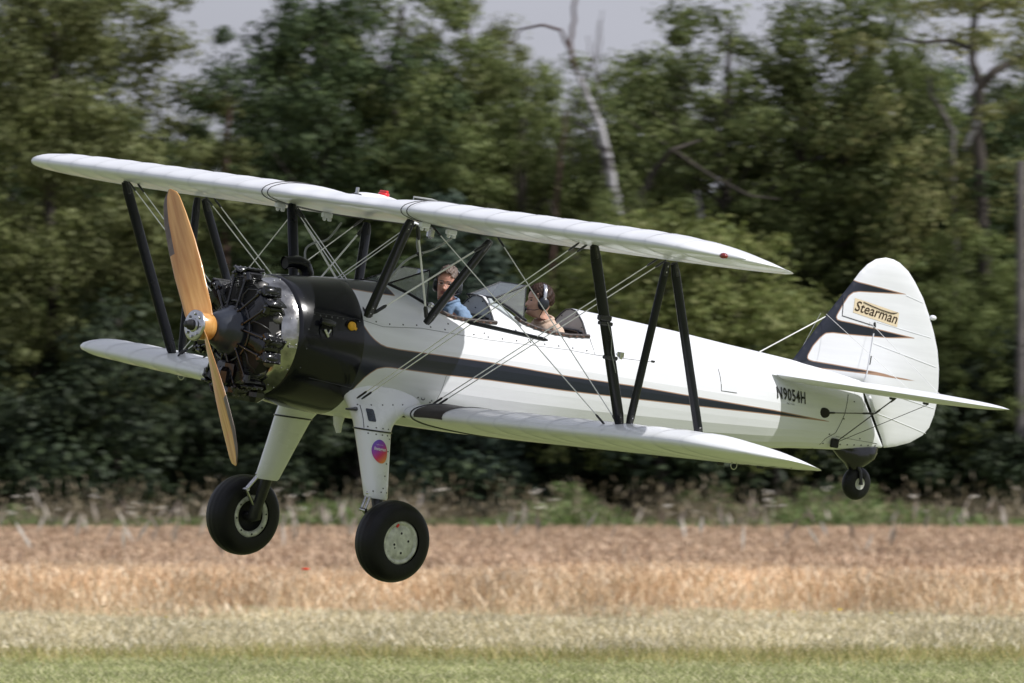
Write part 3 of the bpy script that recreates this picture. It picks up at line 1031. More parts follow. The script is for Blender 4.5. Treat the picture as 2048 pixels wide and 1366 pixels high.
    # aileron link between the wings, lashed to the front strut, with its clamps
for t_, hh in ((.40, .07), (.43, .05), (.62, .02)):
    p = J['uf', -1].lerp(J['lf', -1], t_)
    MB().rbox(p, (.118, .05, .03 if hh < .06 else .045)).build('strut_clamp', M['darkwire'], plane)
p0, p1 = J['uf', -1].lerp(J['lf', -1], .42) + Vector((0, -.03, 0)), J['uf', -1].lerp(J['lf', -1], .70) + Vector((.01, -.03, 0))
MB().tube([p0, p0.lerp(p1, .3) + Vector((.02, 0, 0)), p0.lerp(p1, .6) + Vector((-.012, 0, 0)), p1], .0035, 5).build('sensor_cable', M['greypipe'], plane)

# ------------------------------------------------------------------ bracing wires
def wire(p, q, r=.0043, bright=True, ends=True):
    p, q = Vector(p), Vector(q); d = (q - p).normalized(); Ln = (q - p).length
    b = MB(); b.tube([p, q], r, 6)
    if ends:
        for a, e in ((p, d), (q, -d)):
            b.tube([a, a + e * .03, a + e * .11, a + e * .13], [r * 1.2, r * 2.1, r * 2.1, r], 6, mi=1)
    return b.build('bracing_wire', [M['wire'] if bright else M['darkwire'], M['darkwire']], plane)
for sg in (-1, 1):
    def P(x, y, z): return (x, sg * y, z)
    for dx in (0, .085):
        wire(P(1.30 + dx, 2.90, ubot(1.33, 2.9) + .0), P(1.302 + dx * .55, .475, -.372))           # flying wires, front
        wire(P(2.08 + dx, 2.90, ubot(2.1, 2.9) + .0), P(2.03 + dx * .6, .49, -.335))             # flying wires, rear
    wire(P(1.47, .86, ubot(1.47, .86)), P(1.93, 2.76, -.285))                                   # landing wires
    wire(P(2.13, .86, ubot(2.13, .86)), P(2.00, 2.84, -.275))
    wire(P(2.10, .79, .965), P(1.33, .475, .29), .007)                                          # cabane braces
    wire(P(1.40, .78, 1.01), P(1.865, .47, .31), .0085)
    wire(P(1.36, .76, 1.02), P(1.31, -.45, .27), .004, True)
    wire(P(1.40, .76, 1.02), P(1.35, -.45, .27), .004, True)
    # javelin bar tying the wires together
    def wp(a, c, t_): return Vector(a).lerp(Vector(c), t_)
    j0 = wp(P(1.34, 2.90, ubot(1.33, 2.9)), P(1.33, .475, -.372), .50) + Vector((-.03, 0, 0))
    j1 = wp(P(2.12, 2.90, ubot(2.1, 2.9)), P(2.05, .49, -.335), .54) + Vector((.10, 0, 0))
    MB().tube([j0, j0.lerp(j1, .05), j0.lerp(j1, .95), j1], [.008, .017, .017, .006], 10).build('spreader_bar', M['navy'], plane)

# fuel hoses hanging from the centre section
def hose(pts, r=.009):
    pts = [Vector(p) for p in pts]; out = []
    for i in range(len(pts) - 1):
        a = pts[max(i - 1, 0)]; b_ = pts[i]; c = pts[i + 1]; d = pts[min(i + 2, len(pts) - 1)]
        for k in range(5):
            t = k / 5
            out.append(.5 * ((2 * b_) + (c - a) * t + (2 * a - 5 * b_ + 4 * c - d) * t * t + (3 * b_ - a - 3 * c + d) * t ** 3))
    out.append(pts[-1])
    return MB().tube(out, r, 8).build('fuel_line', M['greypipe'], plane)
hose([(1.872, -.62, .96), (1.719, -.62, .855), (1.579, -.62, .80), (1.478, -.60, .733), (1.41, -.56, .62), (1.345, -.50, .45), (1.30, -.48, .30)])
hose([(1.63, -.52, .99), (1.60, -.54, .90), (1.585, -.60, .81)], .007)
hose([(1.72, .6, .96), (1.609, .6, .815), (1.469, .6, .764), (1.409, .6, .686), (1.40, .5, .50)])
MB().ball((1.585, -.62, .80), (.035, .02, .018), 10, 6).build('hose_clamp', M['darkwire'], plane)

# ------------------------------------------------------------------ cockpits
for k, o in enumerate(OPEN):
    pts = []
    for sg in (-1, 1):
        side = []
        for x in np.linspace(o[1][0] - .05, o[-1][0] + .012, 22):
            z = float(np.interp(x, [p[0] for p in o], [p[1] for p in o]))
            side.append((x, sg * (ysurf(min(x, o[-1][0]), z) + .004), z + .004))
        b = MB(); b.tube(side, .0165, 10)
        cm = b.build('coaming', M['leather'], plane)
        b = MB()
        for i in range(1, len(side) - 1, 2):
            p = Vector(side[i])
            b.rbox(p + Vector((0, sg * .014, -.006)), (.026, .008, .010))
        b.build('lacing', M['lace'], cm)['kind'] = 'stuff'
    xb = o[-1][0] - .004
    s = section(xb + .006)
    ring = [(y * .985, z - .006) for y, z in s if z > .1]
    poly = [(xb, -y, z) for y, z in ring] + [(xb, y, z) for y, z in ring[::-1][:-1]]
    b = MB(); b.add(poly + [(p[0] + .006, p[1], p[2]) for p in poly], [tuple(range(len(poly))), tuple(range(2 * len(poly) - 1, len(poly) - 1, -1))], False)
    bk = b.build('bulkhead', M['bulkhead'], plane)
    b = MB(); b.tube([(xb - .002, p[1], p[2]) for p in poly if p[2] > .36], .006, 6); b.build('bulkhead_rim', M['seam'], bk)
    b = MB()
    for yy, zz in ((.10, .50), (-.08, .515), (-.17, .43), (.0, .46), (-.12, .39)):
        b.ball((xb - .004, yy, zz), .006, 6, 5)
    b.build('rivet', M['screw'], bk)['kind'] = 'stuff'
    # padded opening low in the bulkhead
    b = MB(); b.rbox((xb - .008, -.02, .30), (.012, .34, .19), r=.8); b.build('baggage_opening', M['hole'], bk)
    b = MB(); b.tube([(xb - .02, yy, zz) for yy, zz in ((-.19, .24), (-.185, .36), (-.15, .395), (.0, .40), (.12, .395), (.16, .36), (.165, .24))], .012, 8)
    b.build('opening_pad', M['enginebk'], bk)
    # seat and tub
    x0 = o[0][0]
    b = MB(); xr = o[-1][0] - .12
    b.box((xr + .03, 0, .02), (.03, .42, .66), Matrix.Rotation(.14, 3, 'Y')); b.box((xr - .20, 0, -.27), (.42, .42, .04))
    b.build('pilot_seat', M['tub'], plane)
    MB().box(((x0 + o[-1][0]) / 2, 0, -.46), (.95, .70, .02)).build('cockpit_floor', M['tub'], plane)
    sc_ = section(x0 + .02)
    ring = [(y * .93, min(z, .50) - .012) for y, z in sc_ if z > -.45]
    poly = [(x0 + .03, -y, z) for y, z in ring] + [(x0 + .03, y, z) for y, z in ring[::-1]]
    b = MB(); b.add(poly + [(p[0] - .02, p[1], p[2]) for p in poly], [tuple(range(len(poly))), tuple(range(2 * len(poly) - 1, len(poly) - 1, -1))], False)
    b.build('instrument_panel', M['tub'], plane)
    b = MB()
    for yy, zz in ((-.13, .33), (-.045, .35), (.045, .35), (.13, .33), (-.11, .23), (.0, .23), (.11, .23)):
        b.lathe([(.0, .0005), (.0, .036), (-.014, .038)], (x0 + .046, yy, zz), 'x', 16)
    b.build('instrument_dial', M['hole'], plane)['kind'] = 'stuff'

# windshields: a centre pane and two swept side panes in a dark frame
def windshield(A, Bp, C):
    ws = empty('windshield', plane)
    def both(p): return Vector((p[0], -p[1], p[2])), Vector((p[0], p[1], p[2]))
    aL, aR = both(A); bL, bR = both(Bp); cL, cR = both(C)
    for q in ((aL, aR, bR, bL), (aL, bL, cL), (aR, bR, cR)):
        n = (q[1] - q[0]).cross(q[-1] - q[0]).normalized() * .002
        k = len(q)
        vs = [p + n for p in q] + [p - n for p in q]
        MB().add(vs, [tuple(range(k)), tuple(range(2 * k - 1, k - 1, -1))] + [(i, (i + 1) % k, (i + 1) % k + k, i + k) for i in range(k)], False).build('pane', M['glass'], ws)
    b = MB()
    for p, q, r in ((aL, bL, .0075), (aR, bR, .0075), (bL, bR, .005), (bL, cL, .005), (bR, cR, .005)):
        b.tube([p, q], r, 6)
    mid = aL.lerp(cL, .5)
    b.tube([aL + Vector((-.02, 0, 0)), mid + Vector((0, -.002, .004)), cL + Vector((.03, 0, -.012))], .012, 6)
    mid = aR.lerp(cR, .5)
    b.tube([aR + Vector((-.02, 0, 0)), mid + Vector((0, .002, .004)), cR + Vector((.03, 0, -.012))], .012, 6)
    b.tube([aL, aR], .009, 6)
    b.build('windshield_frame', M['navy'], ws)
windshield((1.68, .165, .543), (2.06, .165, .692), (1.985, .285, .43))
windshield((2.742, .165, .556), (3.033, .165, .690), (2.960, .285, .428))
# mirror-like fitting on the front deck edge and a small outside thermometer
MB().ball((2.02, -.30, .425), (.03, .02, .022), 10, 6).build('spot_fitting', M['steel'], plane)
# carburettor heat elbow on the far side, open end forward
b = MB(); b.tube([(1.0, .30, .580), (1.05, .30, .592), (1.13, .30, .60), (1.19, .30, .585), (1.22, .30, .53), (1.22, .30, .40)], [.052, .049, .052, .058, .062, .062], 16, cap=False)
b.build('intake_elbow', M['black'], plane)
MB().lathe([(1.008, .0005), (1.008, .047)], (0, .30, .582), 'x', 16).build('intake_mouth', M['hole'], plane)
# ------------------------------------------------------------------ landing gear
LEG = [(-.26, 1.66, .30, .42, .12), (-.34, 1.645, .345, .39, .12), (-.39, 1.62, .375, .355, .115), (-.42, 1.585, .40, .31, .112), (-.45, 1.55, .425, .268, .110), (-.48, 1.52, .447, .232, .108), (-.52, 1.497, .475, .198, .104), (-.56, 1.482, .497, .176, .101), (-.60, 1.474, .514, .166, .098),
       (-.80, 1.466, .590, .140, .086), (-1.00, 1.457, .666, .117, .074), (-1.10, 1.452, .704, .106, .068), (-1.115, 1.452, .710, .095, .060)]
def legi(z):
    t = [r[0] for r in LEG][::-1]
    return [float(np.interp(z, t, [r[k] for r in LEG][::-1])) for k in (1, 2, 3, 4)]
def leg_ring(z, sg, grow=0.0, n=32):
    xc, yc, hc, ht = legi(z)
    return [(xc + math.cos(2 * math.pi * k / n) * (hc + grow), sg * yc + math.sin(2 * math.pi * k / n) * (ht + grow) * (1 - .25 * math.cos(2 * math.pi * k / n)), z) for k in range(n)]
def leg_out(x, z):
    xc, yc, hc, ht = legi(z)
    c = max(-.98, min(.98, (x - xc) / hc))
    return yc + math.sqrt(1 - c * c) * ht * (1 - .25 * c)
TY = 0.968
for sg in (-1, 1):
    b = MB(); zs = [-.26, -.31, -.36, -.40, -.43, -.465, -.50, -.55, -.60, -.7, -.8, -.9, -1.0, -1.10, -1.115]
    b.loft([leg_ring(z, sg) for z in zs], cap=True)
    leg = b.build('landing_gear_leg', M['whitemetal'], plane)
    b = MB(); b.tube(leg_ring(-.60, sg, .002), .007, 6, closed=True); b.build('joint_strap', M['enginebk'], leg)
    cv = leg_out
    o = screw_field([(1.36 + k * .065, z) for z in (-.625,) for k in range(5)] + [(1.36 + k * .07, -.575) for k in range(4)] + [(1.585 - .055 * k * .5, -.65 - k * .095) for k in range(5)] + [(1.38 + .07 * k, -1.06) for k in range(3)] + [(1.32 + .11 * k, -.42 + .012 * k) for k in range(5)], .006, cv, sg).build('fastener', M['screw'], leg)
    o['kind'] = 'stuff'
    b = MB(); b.tube([(1.335, sg * (leg_out(1.335, z) + .001), z) for z in (-.42, -.47, -.52, -.57, -.59)], .0028, 4); b.build('panel_seam', M['seam'], leg)
    # oleo strut, torque links, axle
    b = MB()
    b.tube([(1.452, sg * .69, -1.05), (1.460, sg * .755, -1.22), (1.466, sg * .80, -1.36)], [.045, .045, .04], 14)
    b.tube([(1.466, sg * .80, -1.30), (1.467, sg * .82, -1.418), (1.467, sg * .86, -1.418)], [.05, .055, .05], 12)
    b.tube([(1.467, sg * .80, -1.418), (1.467, sg * 1.03, -1.418)], .028, 10)
    b.build('oleo_strut', M['darkwire'], plane)
    b = MB()
    b.tube([(1.365, sg * .70, -1.09), (1.30, sg * .74, -1.21)], .011, 6); b.tube([(1.375, sg * .735, -1.09), (1.31, sg * .775, -1.21)], .011, 6)
    b.tube([(1.30, sg * .73, -1.21), (1.31, sg * .79, -1.215)], .016, 8)
    b.tube([(1.305, sg * .76, -1.215), (1.43, sg * .80, -1.33)], .014, 6)
    b.ball((1.36, sg * .715, -1.08), .018, 8, 6)
    b.build('torque_link', M['steel'], plane)
    # wheel
    wh = empty('wheel', plane, (1.467, sg * TY, -1.418))
    b = MB(); prof = []
    R, w = .318, .118
    for k in range(29):
        a = math.pi * (-.5 + k / 28.0) * 1.22
        pr = (w * math.sin(a) * (1.0 if abs(math.sin(a)) < .99 else 1), .205 + (R - .205) * max(math.cos(a), -.35) ** 1 if math.cos(a) > 0 else .205 + .12 * math.cos(a))
        prof.append(pr)
    prof = []
    for k in range(33):
        t = -1 + 2 * k / 32
        a = t * math.pi * .56
        yy = math.sin(a) * .122
        rr = .200 + (R - .200) * (max(0, math.cos(a)) ** .62) if math.cos(a) > 0 else .200 - .03 * (-math.cos(a) / .19)
        g = .003 if abs(t) < .42 and (k % 4 == 0) else 0
        prof.append((yy, rr - g))
    b.lathe(prof, (0, 0, 0), 'y', 72)
    b.build('tyre', M['rubber'], wh)
    ins = sg  # outboard direction
    b = MB()
    # outboard hubcap, dished
    b.lathe([(ins * .098, .0005), (ins * .102, .06), (ins * .100, .128), (ins * .094, .134), (ins * .101, .140), (ins * .108, .150), (ins * .108, .160), (ins * .098, .172), (ins * .06, .176)], (0, 0, 0), 'y', 48)
    b.build('hubcap', M['rim'], wh)
    b = MB()
    for dx, dz, rr in ((.0, .072, .010), (.075, .018, .010), (-.055, -.02, .010), (.02, -.078, .010), (-.045, -.045, .007)):
        b.lathe([(ins * .1035, .0005), (ins * .1035, rr)], (dx, 0, dz), 'y', 10)
    b.build('hub_hole', M['hole'], wh)['kind'] = 'stuff'
    b = MB()
    # inboard rim flange ring, brake drum and spokes
    b.lathe([(-ins * .075, .118), (-ins * .108, .125), (-ins * .113, .150), (-ins * .108, .165), (-ins * .095, .174), (-ins * .06, .176)], (0, 0, 0), 'y', 48)
    b.build('rim', M['rim'], wh)
    b = MB()
    for k in range(8):
        a = 2 * math.pi * k / 8 + .2
        b.lathe([(-ins * .115, .0005), (-ins * .115, .008)], (math.cos(a) * .143, 0, math.sin(a) * .143), 'y', 8)
    b.build('rim_bolt', M['hole'], wh)['kind'] = 'stuff'
    b = MB(); b.lathe([(-ins * .04, .0005), (-ins * .04, .05), (-ins * .055, .118), (-ins * .10, .118)], (0, 0, 0), 'y', 40)
    b.lathe([(-ins * .09, .0005), (-ins * .09, .03), (-ins * .04, .035)], (0, 0, 0), 'y', 16)
    b.build('brake_drum', M['hole'], wh)
    b = MB(); b.rbox((-.055, ins * .112, .128), (.02, .006, .03), Matrix.Rotation(.6, 3, 'Y')); b.build('slip_mark', M['red'], wh)
# decals on the near leg
legL = [c for c in plane.children if c.name.startswith('landing_gear_leg')][0]
def leg_patch(name, cx, cz, rx, rz, m, square=False, off=.002):
    b = MB(); rings = []
    n = 28
    vs = [(cx, -(leg_out(cx, cz) + off), cz)]; fs = []
    K = 6
    for q in range(1, K + 1):
        for k in range(n):
            a = 2 * math.pi * k / n
            ca, sa = math.cos(a), math.sin(a)
            if square:
                f = 1 / max(abs(ca), abs(sa)); ca, sa = ca * f, sa * f
            x, z = cx + rx * ca * q / K, cz + rz * sa * q / K
            vs.append((x, -(leg_out(x, z) + off), z))
    for k in range(n):
        fs.append((0, 1 + k, 1 + (k + 1) % n))
        for q in range(K - 1):
            a, c = 1 + q * n + k, 1 + q * n + (k + 1) % n
            fs.append((a, a + n, c + n, c))
    return b.add(vs, fs, True).build(name, m, legL)
leg_patch('round_sticker', 1.462, -.752, .083, .090, M['sticker'])
lettering('sticker_lettering', 'Instagram', 1.400, -.752, .128, M['whitemetal'], leg_out, legL, height=.034, shear=.25, bold=.02, off=.0035, slope=-.03)
lettering('sticker_lettering', 'follow us on', 1.425, -.705, .07, M['whitemetal'], leg_out, legL, height=.008, off=.0035)
leg_patch('placard', 1.402, -.485, .034, .047, M['placard'], True)
# small tube sticking forward from the fairing and the belly drain
b = MB(); b.tube([(1.30, -.485, -.455), (1.22, -.52, -.462), (1.17, -.53, -.465)], [.018, .012, .008], 8); b.build('breather_tube', M['enginebk'], plane)
b = MB(); b.rbox((1.50, .05, -.58), (.07, .03, .10), taper=1.4) if False else b.tube([(1.52, .0, -.52), (1.52, .0, -.60), (1.54, .0, -.66)], [.05, .035, .02], 8)
b.build('belly_drain', M['softseam'], plane)
MB().tube([(1.70, -.62, -.66), (1.72, -.62, -.78), (1.90, -.60, -.86), (2.35, -.58, -.95)], .002, 4).build('trailing_wire', M['darkwire'], plane)

# ------------------------------------------------------------------ tail surfaces
from mathutils.geometry import delaunay_2d_cdt
def puff(outline, T, step=.02, edge=.16, extra=()):
    """fill an outline with triangles and swell it into a thin cushion; extra: lines that must be mesh edges"""
    out = []
    n = len(outline)
    for i in range(n):
        a, c = np.array(outline[i]), np.array(outline[(i + 1) % n])
        k = max(1, int(np.hypot(*(c - a)) / step))
        for j in range(k): out.append(a + (c - a) * j / k)
    out = np.array(out)
    lo, hi = out.min(0), out.max(0)
    gx, gz = np.meshgrid(np.arange(lo[0], hi[0], step), np.arange(lo[1], hi[1], step * .9))
    gx = gx + (np.arange(gx.shape[0]) % 2)[:, None] * step / 2
    Gp = np.stack([gx.ravel(), gz.ravel()], 1)
    d = poly_sdf(Gp, out)
    Gp = Gp[d > step * .45]
    rims = []
    for q in (.004, .010):          # close rings near the rim keep the nose round
        pass
    pts = [Vector(p) for p in out] + [Vector(p) for p in Gp]
    edges = [(i, (i + 1) % len(out)) for i in range(len(out))]
    for a, c in extra:
        k = max(2, int(math.hypot(c[0] - a[0], c[1] - a[1]) / step)); s0 = len(pts)
        for j in range(k + 1): pts.append(Vector((a[0] + (c[0] - a[0]) * j / k, a[1] + (c[1] - a[1]) * j / k)))
        edges += [(s0 + j, s0 + j + 1) for j in range(k)]
    V, E, F, *_ = delaunay_2d_cdt(pts, edges, [], 1, 1e-5)
    V = np.array([tuple(v) for v in V])
    d = np.clip(poly_sdf(V, out), 0, None)
    H = T * np.sqrt(np.clip(1 - (1 - np.clip(d / edge, 0, 1)) ** 2, 0, 1))
    return V, H, F
OUT = [(5.90, .36), (5.998, .448), (6.213, .76), (6.489, 1.128), (6.55, 1.215), (6.618, 1.286), (6.70, 1.338), (6.803, 1.363), (6.885, 1.358), (6.958, 1.338), (7.06, 1.283), (7.146, 1.207), (7.26, 1.085),
       (7.349, .957), (7.43, .82), (7.495, .686), (7.54, .54), (7.562, .40), (7.572, .26), (7.562, .158), (7.53, .05), (7.472, -.02), (7.351, -.092), (7.198, -.142), (7.08, -.166), (7.045, -.10), (6.92, .08),
       (6.80, .24), (6.74, .33), (6.3, .34)]
HINGE = [((6.402, 1.01), (6.402, .842)), ((6.402, .842), (6.752, .800)), ((6.752, .800), (6.745, .33))]
Pp, Hh, Ff_ = puff(OUT, .040, extra=HINGE)
Hh = Hh * np.clip((7.66 - Pp[:, 0]) / .9, .18, 1)
FINP = [(5.0, 0), (5.0, 2), (6.402, 2), (6.402, .842), (6.752, .800), (6.745, .30), (6.78, .20), (6.6, -.5)]
def fin_h(x, z):
    d = (Pp[:, 0] - x) ** 2 + (Pp[:, 1] - z) ** 2
    i = np.argpartition(d, 4)[:4]
    w = 1 / (d[i] + 1e-6)
    return float((Hh[i] * w).sum() / w.sum())
NAVY = [(5.80, .46), (6.30, 1.30), (6.470, 1.165), (6.485, 1.150), (6.50, 1.138), (6.53, 1.131), (7.055, 1.092), (6.837, 1.078), (6.62, 1.062), (6.545, 1.056), (6.49, 1.042), (6.45, 1.01), (6.40, .93), (6.355, .845), (6.348, .822), (6.358, .806), (6.40, .80),
        (6.50, .797), (7.215, .752), (6.918, .722), (6.50, .70), (6.33, .695), (6.26, .682), (6.215, .645), (6.15, .565), (6.11, .485), (6.108, .462), (6.125, .45), (6.17, .444), (6.385, .442), (6.85, .432), (7.32, .405),
        (6.85, .41), (6.4, .40), (5.8, .38)]
def tail_panel(name, keep):
    vs, fs = [], []
    cen = np.array([Pp[list(f)].mean(0) for f in Ff_])
    kp = (poly_sdf(cen, FINP) > 0) == keep
    for sg in (-1, 1):
        k = len(vs)
        vs += [(p[0], sg * h, p[1]) for p, h in zip(Pp, Hh)]
        for f, q in zip(Ff_, kp):
            if q:
                g = tuple(i + k for i in f)
                fs.append(g if sg < 0 else g[::-1])
    me = bpy.data.meshes.new(name)
    me.from_pydata(vs, [], fs)
    me.materials.append(M['paint'])
    me.polygons.foreach_set('use_smooth', [True] * len(fs))
    P2 = np.array([(v[0], v[2]) for v in vs])
    set_sdf(me, -poly_sdf(P2, NAVY))
    me.update()
    return link(bpy.data.objects.new(name, me), plane)
fin = tail_panel('fin', True)
rud = tail_panel('rudder', False)
def tail_line(pts, r, m, name, parent, sg=-1):
    out = []
    for (x0, z0), (x1, z1) in zip(pts, pts[1:]):
        for i in range(8):
            t = i / 8; x, z = x0 + (x1 - x0) * t, z0 + (z1 - z0) * t
            out.append((x, sg * (fin_h(x, z) + .0005), z))
    x, z = pts[-1]; out.append((x, sg * fin_h(x, z), z))
    return MB().tube(out, r, 5).build(name, m, parent)
for sg in (-1, 1):
    tail_line([(6.402, .985), (6.402, .842), (6.752, .800), (6.755, .745)], .004, M['seam'], 'hinge_gap', fin, sg)
    tail_line([(6.757, .74), (6.75, .30)], .007, M['softseam'], 'hinge_gap', fin, sg)
    for a, c in (((7.05, 1.085), (7.26, 1.045)), ((6.78, .835), (7.40, .775)), ((6.77, .66), (7.50, .545)), ((6.80, .30), (7.55, .21)), ((6.95, .10), (7.50, .0))):
        tail_line([a, c], .0030, M['softseam'], 'rib_tape', rud, sg)
    tail_line([(6.765, .555), (6.762, .485)], .009, M['darkwire'], 'hinge_bracket', fin, sg)
tail_line([(6.75, .83), (6.76, .79)], .011, M['darkwire'], 'hinge_bracket', fin)
MB().ball((7.395, 0, .94), (.035, .022, .022), 12, 8).build('tail_light', M['whitemetal'], rud)
# maker's plate with its lettering on the rudder
def finsurf(x, z): return fin_h(x, z)
b = MB(); vs = []; fs = []
n = 10
def plate_pt(u, v): return (6.508 + .495 * u, 1.0 - .064 * u - .118 * (1 - v) + (.0) )
for i in range(n + 1):
    for j in range(n + 1):
        x, z = plate_pt(i / n, j / n); vs.append((x, -(fin_h(x, z) + .0022), z))
for i in range(n):
    for j in range(n):
        a = i * (n + 1) + j; fs.append((a, a + n + 1, a + n + 2, a + 1))
b.add(vs, fs, True).build('name_plate', M['cream'], rud)
lettering('name_lettering', 'Stearman', 6.518, .900, .475, M['brown'], finsurf, rud, height=.085, shear=.28, bold=.008, slope=-.125, off=.0045)
b = MB(); b.tube([(x, -(fin_h(x, z) + .005), z) for x, z in ((6.60, .977), (6.70, .955), (6.80, .937), (6.90, .925), (6.95, .926), (6.985, .936))], [.0035, .004, .004, .0045, .005, .002], 5)
b.build('name_flourish', M['brown'], rud)

# stabiliser and elevators
SOUT = [(5.66, .16), (5.72, .26), (5.90, .52), (6.12, .82), (6.33, 1.10), (6.50, 1.34), (6.62, 1.50), (6.75, 1.62), (6.86, 1.665), (6.97, 1.655), (7.08, 1.58), (7.17, 1.42), (7.22, 1.2), (7.22, .8), (7.18, .45), (7.05, .22), (6.95, .14), (6.70, .10)]
SOUT = [(x, y * (.925 if y > .3 else 1)) for x, y in SOUT]
SV, SH_, SF = puff(SOUT, .044, step=.04, edge=.22, extra=[((6.72, .12), (6.72, 1.60))])
SH_ = SH_ * np.clip((7.4 - SV[:, 0]) / .8, .2, 1)
for sg in (-1, 1):
    for nm, fwd in (('stabiliser', True), ('elevator', False)):
        vs, fs = [], []
        for s2 in (-1, 1):
            k = len(vs)
            vs += [(p[0], sg * p[1], .292 + s2 * h) for p, h in zip(SV, SH_)]
            for f in SF:
                if (SV[list(f)].mean(0)[0] < 6.72) == fwd:
                    g = tuple(i + k for i in f)
                    fs.append(g if s2 * sg > 0 else g[::-1])
        MB().add(vs, fs, True).build(nm, M['white'], plane)
    for x, y in ((6.62, .55), (6.98, .55)):
        MB().rbox((x, sg * y, .245), (.05, .03, .03)).build('brace_fitting', M['darkwire'], plane)
    # tail bracing
    lo = (6.44, sg * .135, -.185)
    MB().rbox(lo, (.075, .03, .075)).build('brace_anchor', M['hole'], plane)
    wire(lo, (6.64, sg * .56, .245), .0045, False, False)
    wire(lo, (7.0, sg * .56, .235), .0030, False, False)
    wire((6.25, sg * .17, .045), (6.80, sg * .14, .098), .0042, False, True)
    wire((6.82, sg * .13, .098), (6.66, sg * .55, .25), .0045, False, True)
    wire((6.235, sg * .035, .835), (6.60, sg * .75, .335), .0022, True, False)
    wire((6.70, sg * .04, .825), (6.95, sg * .75, .325), .0022, True, False)
    MB().tube([(6.815, sg * .13, .098), (6.80, sg * .05, .23)], .016, 8).build('rudder_horn', M['softseam'], plane)
wire((5.63, 0, .452), (6.28, 0, .825), .0055, True, False)

# tail wheel
b = MB(); rings = []
for z, x0, x1, w, j in ((-.175, 6.52, 7.02, .05, 0), (-.24, 6.55, 7.015, .075, 1), (-.29, 6.62, 6.99, .08, 0), (-.335, 6.70, 6.93, .065, 1), (-.375, 6.74, 6.87, .045, 0), (-.40, 6.78, 6.85, .03, 0)):
    ring = []
    for k in range(20):
        a = 2 * math.pi * k / 20
        cr = 1 + (.07 * math.sin(5 * a + z * 30) if j else .03 * math.sin(7 * a))
        zt = z + (.06 * ((math.cos(a) + 1) / 2) * (1 if z > -.2 else .4))
        ring.append(((x0 + x1) / 2 + math.cos(a) * (x1 - x0) / 2, math.sin(a) * w * cr, zt + (-.05 if z > -.2 else 0)))
    rings.append(ring)
b.loft(rings)
b.build('tail_gear_boot', M['boot'], plane)
tw = empty('tail_wheel', plane, (6.845, 0, -.482))
prof = []
for k in range(21):
    t = -1 + 2 * k / 20; a = t * math.pi * .54
    prof.append((math.sin(a) * .05, .055 + (.137 - .055) * max(0, math.cos(a)) ** .6 if math.cos(a) > 0 else .05))
b = MB(); b.lathe(prof, (0, 0, 0), 'y', 48); b.build('tyre', M['rubber'], tw)
b = MB()
for s in (-1, 1):
    b.lathe([(s * .03, .0005), (s * .034, .03), (s * .046, .045), (s * .047, .055), (s * .04, .06)], (0, 0, 0), 'y', 28)
b.build('rim', M['rim'], tw)
b = MB()
for s in (-1, 1):
    b.tube([(-.045, s * .03, .15), (-.03, s * .065, .10), (-.005, s * .062, .02), (0, s * .06, -.005)], [.014, .013, .014, .02], 8)
b.tube([(-.045, -.03, .15), (-.045, .03, .15)], .018, 8)
b.build('fork', M['darkwire'], tw)

# ------------------------------------------------------------------ the two people, seated in the cockpits
def skin_mesh(name, nodes, edges, mt, sub=2):
    """one continuous surface grown on a skeleton; nodes: (x, y, z, r)"""
    me = bpy.data.meshes.new(name)
    me.from_pydata([n[:3] for n in nodes], edges, [])
    o = bpy.data.objects.new(name, me); COL.objects.link(o)
    md = o.modifiers.new('skin', 'SKIN')
    for i, v in enumerate(me.skin_vertices[0].data):
        r = nodes[i][3]
        v.radius = (r, nodes[i][4] if len(nodes[i]) > 4 else r)
        v.use_root = (i == 0)
    md.use_smooth_shade = True
    sb = o.modifiers.new('sub', 'SUBSURF'); sb.levels = sub; sb.render_levels = sub
    bpy.context.view_layer.update()
    dg = bpy.context.evaluated_depsgraph_get()
    out = bpy.data.meshes.new_from_object(o.evaluated_get(dg))
    bpy.data.objects.remove(o)
    out.materials.clear(); out.materials.append(mt)
    return out

